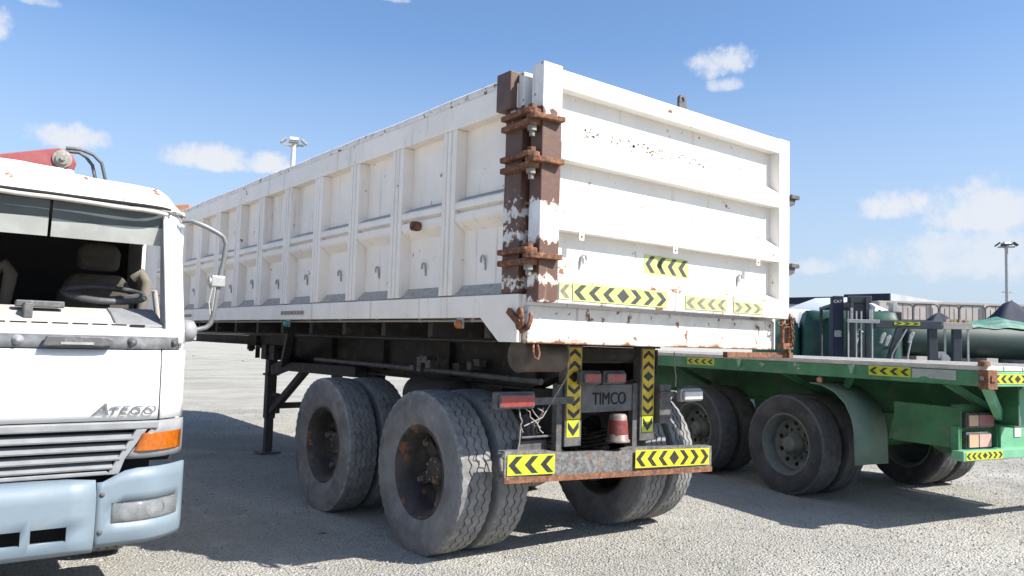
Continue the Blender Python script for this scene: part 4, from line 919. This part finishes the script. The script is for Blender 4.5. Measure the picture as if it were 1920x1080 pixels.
# wheels
G_R, G_W, G_RIM = .495, .27, .295
GT = tyre_mesh('tyre', G_R, G_W, G_RIM, 2, 72, .010, .35, [mat('worn_tyre_wall', (.060, .060, .063), .8, var=.3, vscale=4, dirt=((.10, .095, .09), .52, 5, .7), spec=.3), mat('worn_tyre_tread', (.10, .10, .102), .85, var=.2, vscale=12, dirt=((.1, .1, .1), .5, 10, .6), spec=.2)])
GRM = rim_mesh('wheel', G_RIM, G_W, rimg); GHB = disc_hub_mesh('hub', G_RIM, G_W, rimg)
for y in (WY, WY+1.38):
    b = MB(); b.cyl((.35, y, G_R-.01), (2.15, y, G_R-.01), .065, 16); b.build('axle', greend, fb)
    for x in (.65, 1.85):
        for k in range(4):
            L = .6-.1*k; b = MB(); pts = [(x, y+L*q, G_R+.14-.025*k+.16*q*q*(L/.6)**2) for q in (-1, -.5, 0, .5, 1)]
            for i in range(4): b.obox(pts[i], pts[i+1], .08, .02)
            b.build('spring_leaf', greend, fb)
        b = MB(); b.box(x-.05, x+.05, y-.06, y+.06, G_R+.05, G_R+.2); b.build('spring_seat', greend, fb)
    for xo, o_ in ((.185, -1), (FW-.185, 1)):
        wheel(fb, xo, y, G_R-.010, o_, GT, GRM, GHB, spin=y)
        wheel(fb, xo+(.33 if o_ < 0 else -.33), y, G_R-.010, -o_, GT, GRM, None)
for y in (WY-.70, WY+.69, WY+2.08):
    for x in (.65, 1.85):
        b = MB(); b.prism([(y-.12, .86), (y+.12, .86), (y+.06, .62), (y-.06, .62)], 0, x-.05, x+.05); b.build('spring_hanger', greend, fb)
for x in (.60, 1.90):
    b = MB(); b.box(x-.055, x+.055, 8.5, 8.61, .03, .86); b.box(x-.11, x+.11, 8.45, 8.66, .004, .03); b.build('landing_leg', greend, fb)

# ------------------------------------------------------------------ behind the flatbed
def bez(pts): return pts
# dark forklift standing mast towards us
fk = thing('forklift', 'dark navy forklift with tall mast standing behind the flatbed', 'forklift', (9.85, 3.55, 0), R(-52))
# local x to the right as seen, y away
b = MB(); b.box(-.205, -.03, .0, .30, .12, 2.36); bd = b.build('counter_body', navy, fk, bevel=.02)
tm = text_mesh('CAT', .07, 0, .003); tm.materials.clear(); tm.materials.append(mat('white_print', (.6, .6, .6), .6)); lt = obj('lettering', tm, bd, (-.195, -.004, 2.24)); lt.rotation_euler = (R(90), 0, 0)
b = MB(); b.box(-.18, -.07, -.006, .0, 1.66, 1.77); b.build('data_plate', mat('plate_grey', (.3, .3, .28), .6, fine=((.1, .1, .1), .55, 60)), bd)
for x in (.06, .30):
    b = MB(); b.box(x, x+.055, -.10, .02, .06, 2.33); b.build('mast_rail', darkst, fk)
for x in (.015, .14, .215, .385):
    b = MB(); b.tube([(x, -.12, .2), (x+.006, -.12, 2.1)], .014, 6); b.build('hydraulic_rod', greyst, fk)
b = MB(); b.box(.02, .40, -.06, .0, 2.24, 2.36); b.box(.10, .32, -.03, .03, 1.95, 2.24); b.build('mast_head', darkst, fk, bevel=.01)
b = MB(); b.box(.0, .50, -.15, -.09, 1.90, 1.96); b.box(.05, .09, -.14, -.1, 1.96, 2.15); b.box(.34, .40, -.14, -.1, 1.96, 2.12); b.build('lift_carriage', greyst, fk, bevel=.006)
b = MB(); b.box(-.36, .42, .56, 1.9, .35, 1.1); b.build('engine_hood', navy, fk, bevel=.05)
b = MB()
for x in (-.14, .34):
    for y in (.62, 1.8): b.tube([(x, y, 1.0), (x, y, 2.2)], .03, 6)
b.box(-.17, .37, .6, 1.85, 2.2, 2.25); b.build('overhead_guard', darkst, fk)
FT = tyre_mesh('tyre', .33, .2, .17, 2, 40, .008); FR = rim_mesh('wheel', .17, .2, rimg); FH = disc_hub_mesh('hub', .17, .2, rimg)
for x, o_ in ((-.38, -1), (.46, 1)):
    for y in (.5, 1.6): wheel(fk, x, y, .322, o_, FT, FR, FH)

def drape(name, cx, cy, rz, sx, sy, h, m, label, seed, base=0., top=.75, lump=.06, cat='tarpaulin', group=None, fold=1.0, peak=False):
    """a tarpaulin over a bulky load: top plateau with sagging folds down the sides"""
    b = MB(); n = 64; rings = [(1.08, base), (1.05, base+.25*(h-base)), (1.02, base+.6*(h-base)), (.99, h-.10*(h-base)), (.93, h-.015), (top, h), (.45, h+.01), (.12, h+.02)]
    if peak: rings = [(1.1, 0), (1.02, .5*h), (.93, .72*h), (.72, .80*h), (.45, .89*h), (.22, .96*h), (.10, .99*h), (.04, h)]
    vs = []
    for k, (s_, z) in enumerate(rings):
        for j in range(n):
            a = 2*math.pi*j/n; ca, sa = math.cos(a), math.sin(a); e = .20
            q = ((abs(ca)**(2/e))+(abs(sa)**(2/e)))**(-e/2)
            w = 1+fold*(.05*mnoise.noise(Vector((ca*5+seed, sa*5, 0)))+  .035*mnoise.noise(Vector((ca*13, sa*13+seed, z*.3))))*(1 if k < 4 else .4)
            vs.append((ca*q*sx/2*s_*w, sa*q*sy/2*s_*w, z+lump*mnoise.noise(Vector((ca*2.2*s_+seed, sa*2.2*s_, 4)))*(1 if k > 2 else .2)*(k > 0)))
    vs.append((0, 0, h+.02)); fs = [(k*n+j, k*n+(j+1) % n, (k+1)*n+(j+1) % n, (k+1)*n+j) for k in range(len(rings)-1) for j in range(n)]
    fs += [(7*n+j, 7*n+(j+1) % n, len(vs)-1) for j in range(n)]
    b.add(vs, fs, 0, True); o = b.build(name, m, None, (cx, cy, 0), rz); return tag(o, label, cat, group)
drape('tarpaulin_cover', 12.02, 4.70, R(-52), 1.72, 1.1, 2.20, tarp, 'dark green tarpaulin draped over a square load behind the forklift', 1.3)
# concrete mixer drum, pale
mx = thing('mixer_drum', 'pale grey mixer drum rising behind the green tarpaulin', 'mixer drum', (16.4, 7.6, 0), R(-58))
b = MB(); b.lathe([(-1.9, .0), (-1.9, .35), (-1.5, .62), (-.5, 1.02), (.5, 1.05), (1.3, .7), (1.5, .45), (1.5, 0)], 0, 40, (.2, 0, 1.78)); b.build('drum', drumm, mx)
b = MB(); b.box(-1.6, 1.7, -.6, .6, .45, .68); b.build('drum_frame', darkst, mx)
for x in (-1.2, 1.3):
    b = MB(); b.box(x-.08, x+.08, -.5, .5, .0, .45); b.box(x-.06, x+.06, -.4, .4, .68, 1.05); b.build('drum_support', darkst, mx)
drape('white_sheet', 13.6, 6.9, R(-50), .9, .8, 2.33, mat('white_sheet', (.62, .62, .62), .8), 'white sheet bundled over a load beside the trailer latch', 4.1, cat='sheet')
drape('pale_tarpaulin', 11.4, 5.9, R(-50), .85, .8, 1.98, tarpl, 'pale green tarpaulin heap beside the rusty latch chain', 8.2, cat='tarpaulin', lump=.16, top=.3)
# dark lattice of machine parts: attachment with chevrons
at_ = thing('loader_attachment', 'dark steel loader arm frame with lime chevron strip on its beam', 'machine frame', (10.55, 2.95, 0), R(-51))
b = MB(); b.box(-.42, .62, -.05, .07, 1.83, 1.97); bm_ = b.build('cross_beam', darkst, at_, bevel=.01)
sticker(bm_, (-.12, -.052, 1.885), (1, 0, 0), (0, 0, 1), .40, .06, '>>>', yellowg, inset=.15)
for x in (.43, .80):
    b = MB(); b.box(x, x+.13, .0, .12, .05, 1.86); b.box(x-.1, x+.23, -.2, .35, .0, .05); b.build('upright', darkst, at_, bevel=.008)
b = MB(); b.obox((-.02, .0, 1.85), (-.30, .0, .9), .10, .10); b.obox((-.30, .0, .95), (-.30, .0, .0), .2, .2); b.build('loader_arm', darkst, at_)
for x0, z0, x1, z1 in ((.06, 1.82, -.16, 1.40), (.16, 1.78, .10, 1.50)):
    b = MB(); b.tube([(x0, -.09, z0), (x1, -.09, z1), (x1-.06, -.09, z1-.35)], .016, 6); b.build('arm_strut', greyst, at_)
for x, z in ((.12, 1.68), (-.32, 1.66), (-.24, 1.62)):
    b = MB(); b.prism([(x-.05, z-.09), (x-.01, z-.10), (x+.06, z+.07), (x+.03, z+.10), (x-.02, z+.06)], 1, -.14, -.08); b.build('side_lamp', [greyst], at_, bevel=.012)
b = MB(); b.tube([(-.62, -.06, 1.75), (-.66, -.06, 1.80), (-.70, -.06, 1.77), (-.70, -.06, 1.70)], .014, 6); b.tube([(-.70, -.06, 1.66), (-.72, -.06, 1.56)], .02, 6); b.build('tow_hook', greyst, at_)
b = MB(); b.obox((-.75, .0, 1.42), (-.2, .0, 1.50), .05, .05); b.obox((-.75, .0, 1.45), (-.75, .0, 0), .08, .08); b.build('stay_bar', darkst, at_)
# two pale posts carrying a box of fittings
fr = thing('fittings_rack', 'pale twin post rack carrying a tray of small fittings', 'rack', (11.0, 2.45, 0), R(-51))
for x in (0, .35):
    b = MB(); b.box(x, x+.03, 0, .03, 0, 1.86); b.build('post', greyst, fr)
b = MB(); b.box(-.03, .41, -.06, .12, 1.84, 1.90); b.box(-.03, .41, -.06, -.045, 1.90, 1.95); b.build('tray', dash, fr, bevel=.004)
fr2 = random.Random(6)
for k in range(9):
    x = .02+k*.04; m_ = [card, redl, greyst, yellow, steer][k % 5]; b = MB(); b.box(x, x+fr2.uniform(.03, .06), -.04, .06, 1.90, 1.95+fr2.uniform(0, .07)); b.build('fitting', m_, fr)
b = MB(); b.lathe([(0, .0), (0, .07), (.02, .075), (.04, .07), (.04, 0)], 1, 18, (-.0, -.07, 1.34), sm=False); b.box(-.10, .0, -.03, .02, 1.34, 1.46); b.obox((-.02, -.05, 1.36), (-.02, -.05, 0), .05, .05); b.build('jack_wheel', greyst, fr)
# long green tank lying on timber blocks
tkx = thing('storage_tank', 'long dark green cylindrical tank with oval hatch lying behind the flatbed', 'tank', (15.6, 3.95, 0), R(-38))
b = MB(); rT = .40; zc = 1.74
b.lathe([(-1.9, 0), (-1.9, .3), (-1.82, .385), (-1.74, rT), (3.2, rT), (3.3, .3), (3.3, 0)], 0, 48, (.4, 0, zc)); tb = b.build('shell', tankm, tkx)
b = MB(); b.tube([(1.62+.17*math.cos(a), -math.sqrt(max(0, rT**2-(.13+.085*math.sin(a))**2))-.004, zc+.13+.085*math.sin(a)) for a in [2*math.pi*i/24 for i in range(24)]], .014, 6, closed=True)
hp_ = [(1.62+.165*q*math.cos(a), -math.sqrt(rT**2-(.13+.08*q*math.sin(a))**2)-.003, zc+.13+.08*q*math.sin(a)) for q in (1, .5) for a in [2*math.pi*i/24 for i in range(24)]]+[(1.62, -math.sqrt(rT**2-.13**2)-.003, zc+.13)]
b.add(hp_, [(j, (j+1) % 24, 24+(j+1) % 24, 24+j) for j in range(24)]+[(24+j, 24+(j+1) % 24, 48) for j in range(24)], 1); b.build('oval_hatch', [tankm, black], tb)
for x in (-1.2, .3, 1.6, 3.0):
    b = MB(); b.box(x-.12, x+.12, -.5, .5, 1.02, 1.36); b.build('timber_block', dash, tkx)
b = MB(); b.box(-1.5, 3.5, -.55, .55, .88, 1.02)
for x in (-1.3, 1, 3.2): b.box(x-.1, x+.1, -.5, -.3, 0, .88); b.box(x-.1, x+.1, .3, .5, 0, .88)
b.build('stand', darkst, tkx)
# tarpaulin slumped over the tank
b = MB()
def tp(x, a):
    q = rT+.012+.05*abs(mnoise.noise(Vector((x*2.2, a*2.5, 1))))+.05*max(0, mnoise.noise(Vector((x*1.1, a*1.5, 6))))*(1-abs(a)/1.6)
    pk = .10*max(0, 1-abs(x-.75)/.5)+.20*max(0, 1-abs(x-2.4)/.7)
    lim = .72+.35*mnoise.noise(Vector((x*1.7, 0, 2)))+(1.0 if x > 1.95 else 0)*min(1, (x-1.85)/.35)
    aa = a*min(1, max(.25, lim)); up = max(0, math.cos(aa))
    return (x, -math.sin(aa)*q, zc+math.cos(aa)*q+pk*up**3)
b.grid(lin(.0, 3.5, 70), lin(-1.3, 1.3, 24), tp); to = b.build('tank_tarpaulin', tarpl, None, (15.6, 3.95, 0), R(-38)); tag(to, 'pale green tarpaulin slumped over the top of the green tank', 'tarpaulin')
drape('navy_tarpaulin', 17.75, 3.75, R(-38), 1.5, 1.0, 2.72, navy, 'navy blue tarpaulin heap at the right edge behind the tank', 2.2, lump=.1, peak=True)
drape('navy_tarpaulin', 17.9, 5.45, R(-38), 1.3, .8, 2.50, navy, 'small navy blue tarpaulin peak behind the middle of the tank', 5.5, lump=.06, peak=True)
b = MB(); b.box(-.07, .07, -.06, .06, 2.04, 2.19); b.build('card_box', card, None, (12.36, 4.02, 0), R(-51)); tag(bpy.data.objects['card_box'], 'small pinkish box on the right end of the green tarpaulin', 'box')
# heap of white plastic scrap and red parts above the tarpaulin
sc = thing('scrap_heap', 'white plastic and red metal scrap heaped behind the forklift mast', 'scrap', (13.6, 5.0, 0), R(-51))
b = MB(); b.box(-.6, .55, -.2, .5, 0, 2.28); b.build('crate', chas, sc, bevel=.02)
rs = random.Random(12)
for k in range(11):
    x = rs.uniform(-.5, .5); z = 2.275; w = rs.uniform(.1, .3); h = rs.uniform(.05, .24); b = MB(); b.prism([(-w/2, 0), (w/2, 0), (w*.6, h*.6), (w*.2, h), (-w*.5, h*.8)], 1, -.1, .1)
    o = b.build('scrap_piece', [twhite, twhite, rustm, greyst, navy][k % 5], sc, (x, rs.uniform(-.1, .3), z), rs.uniform(-.6, .6), bevel=.01)
# tubular barrier panels in a row
bar = MB()
def barrier_mesh(w):
    b = MB(); h = 2.95; r_ = .14; pts = [(-w/2, 0, 0), (-w/2, 0, h-r_)]+[(-w/2+r_-r_*math.cos(a), 0, h-r_+r_*math.sin(a)) for a in (R(30), R(60), R(90))]
    pts += [(-p[0], 0, p[2]) for p in pts[::-1]]
    b.tube(pts, .026, 6)
    for k in range(1, 4): b.tube([(-w/2+w*k/4, 0, .35), (-w/2+w*k/4, 0, h-.02-.1*(k % 2))], .013, 5)
    for z in (.35, 1.6, 2.45): b.tube([(-w/2, 0, z), (w/2, 0, z)], .015, 5)
    b.box(-w/2-.03, -w/2+.03, -.3, .3, 0, .03); b.box(w/2-.03, w/2+.03, -.3, .3, 0, .03)
    return b.mesh('barrier_panel', mat('grey_tube', (.075, .068, .064), .6) if 'grey_tube' not in MATS else MATS['grey_tube'])
bme = [barrier_mesh(.62), barrier_mesh(.75)]
lab = ['leftmost tubular barrier panel in front of the beige wall', 'second tubular barrier panel from the left by the beige wall', 'third tubular barrier panel from the left by the beige wall', 'fourth tubular barrier panel from the left by the beige wall', 'fifth tubular barrier panel from the left by the beige wall', 'rightmost tubular barrier panel in front of the beige wall']
for k in range(6):
    t_ = k/5; o = obj('barrier_panel', bme[k % 2], None, (21.65+2.9*t_, 8.1-2.2*t_, -.06+.13*t_), R(-40+random.uniform(-7, 7))); o.location.z = 0; tag(o, lab[k], 'barrier', 'tubular barriers by the beige wall')
# boundary wall and buildings
b = MB(); b.box(0, 16, 0, .25, 0, 3.75); bw = b.build('boundary_wall', beige, None, (33.2, 14.6, 0), R(-40)); tag(bw, 'long beige boundary wall beyond the tubular barriers', 'wall')
for k in range(7):
    b = MB(); b.box(k*2.4, k*2.4+.3, -.08, .0, 0, 3.78); b.build('pier', beige, bw)
b = MB(); b.box(-.05, 16.05, -.05, .30, 3.75, 3.83); b.build('coping', beige, bw)
bg_ = thing('warehouse', 'low pale warehouse with navy roof fascia on the skyline', 'building', (42.3, 18.5, 0), R(-84))
b = MB(); b.box(-8.4, 0, 0, 12, 0, 4.45); wl = b.build('wall', cream, bg_)
b = MB(); b.box(-8.5, -2.6, -.12, -.003, 4.30, 4.72); b.box(-2.6, .06, -.12, -.003, 4.42, 4.84); b.build('navy_fascia', navy, bg_)
b = MB(); b.prism([(-.12, 4.42), (12, 4.42), (12, 4.84), (-.12, 4.84)], 0, .062, .12); b.build('silver_fascia', silver, bg_)
b = MB(); b.box(-8.4, .05, .0, 12, 4.452, 4.70); b.build('roof', silver, bg_)
for k in range(4):
    b = MB(); b.box(-7.6+k*2.0, -6.4+k*2.0, -.04, -.003, 1.2, 2.6); wn = b.build('window', navy, bg_); b = MB(); b.box(-7.5+k*2.0, -6.5+k*2.0, -.055, -.042, 1.3, 2.5); b.build('pane', darkst, wn)
for k in range(3):
    b = MB(); b.box(.003, .05, .6+k*3.8, 3.8+k*3.8, 0, 3.6); b.build('roller_door', twhite, bg_)
# floodlight masts
def mast(x, y, h, label, rz, pole_r=.115):
    m_ = thing('floodlight_mast', label, 'light pole', (x, y, 0), rz, 'floodlight masts over the yard')
    b = MB(); b.tube([(0, 0, 0), (0, 0, h)], [pole_r*1.35, pole_r], 14); b.build('pole', greyst if h < 10 else mat('white_pole', (.62, .62, .60), .5), m_)
    b = MB(); b.box(-.5, .5, -.05, .05, h-.02, h+.08); b.box(-.05, .05, -.5, .5, h-.02, h+.08); b.build('cross_arm', greyst, m_)
    for k, (dx, dy) in enumerate(((-.52, 0), (.52, 0), (0, -.5), (0, .5))):
        hd = MB(); hd.box(-.24, .24, -.05, .05, -.17, .17, 0); hd.box(-.20, .20, -.056, -.05, -.14, .14, 1)
        o = hd.build('lamp_head', [darkst if h < 10 else greyst, clearl], m_, (dx, dy, h+.22), bevel=.01)
        o.rotation_euler = (R(-50), 0, [R(-90), R(90), 0, R(180)][k]); 
    for s_ in (-1, 1):
        b = MB(); b.tube([(0, 0, h-3.1), (s_*.22, 0, h-3.0)], .02, 5); b.lathe([(0, 0), (0, .07), (.04, .07), (.06, 0)], 2, 10, (s_*.24, 0, h-3.04)); b.build('camera_bracket', greyst, m_)
    return m_
mast(12.53, 34.9, 11.2, 'white floodlight mast rising behind the white trailer', R(-20))
mast(55.4, 16.95, 8.7, 'grey floodlight mast at the right beyond the tank', R(-60), .10)
# orange crane far behind the white cab
oc = thing('mobile_crane', 'orange crane boom end showing between the cab roof and the white trailer', 'crane', (-2.6, 14.2, -.0), R(-20))
b = MB(); b.obox((-2.4, 0, 2.7), (4.52, -.3, 3.72), .30, .34); b.build('boom', orange, oc, bevel=.02)
b = MB(); b.box(-2.6, .4, -1.2, 1.2, .7, 1.5); b.build('carrier', orange, oc, bevel=.05)
b = MB(); b.box(-2.5, -1.1, -.8, .8, 1.5, 2.7); b.build('operator_cab', orange, oc, bevel=.06)
b = MB(); b.box(-.6, .4, -.5, .5, 1.5, 2.95); b.build('boom_cradle', chas, oc)
CT = tyre_mesh('tyre', .5, .28, .28, 2, 48, .010); CR = rim_mesh('wheel', .28, .28, rimg); CH = disc_hub_mesh('hub', .28, .28, rimg)
for y, o_ in ((-1.1, -1), (1.1, 1)):
    for x in (-2.1, -.2):
        w_ = wheel(oc, x, y, .49, -1, CT, CR, CH); w_.rotation_euler = (0, 0, R(90) if y < 0 else R(-90))
# a few stones and scraps on the ground
for x, y, s_, l_, m_ in ((11.1, 36.5, .13, 'brown stone on the far sunlit gravel left of the landing leg', stonem), (10.7, 43.8, .12, 'small grey stone farther back on the sunlit gravel', stonem), (-.24, 2.04, .035, 'rusty scrap flake lying in the shade beside the rear tyre', rustm), (-.20, 1.72, .014, 'tiny dark pebble in the shade near the tyres', stonem)):
    b = MB(); b.lathe([(-.5*s_, 0), (-.4*s_, .7*s_), (0, 1.05*s_), (.35*s_, .7*s_), (.5*s_, 0)], 2, 9); b.v = [(p[0]*(1+.35*mnoise.noise(Vector(p)*9/s_*.1)), p[1]*.7, p[2]*(.6 if m_ is stonem else .12)) for p in b.v]
    o = b.build('stone' if m_ is stonem else 'rusty_scrap', m_, None, (x, y, gz(x, y)+(.25*s_ if m_ is stonem else .05*s_)), random.uniform(0, 3)); tag(o, l_, 'stone' if m_ is stonem else 'scrap')
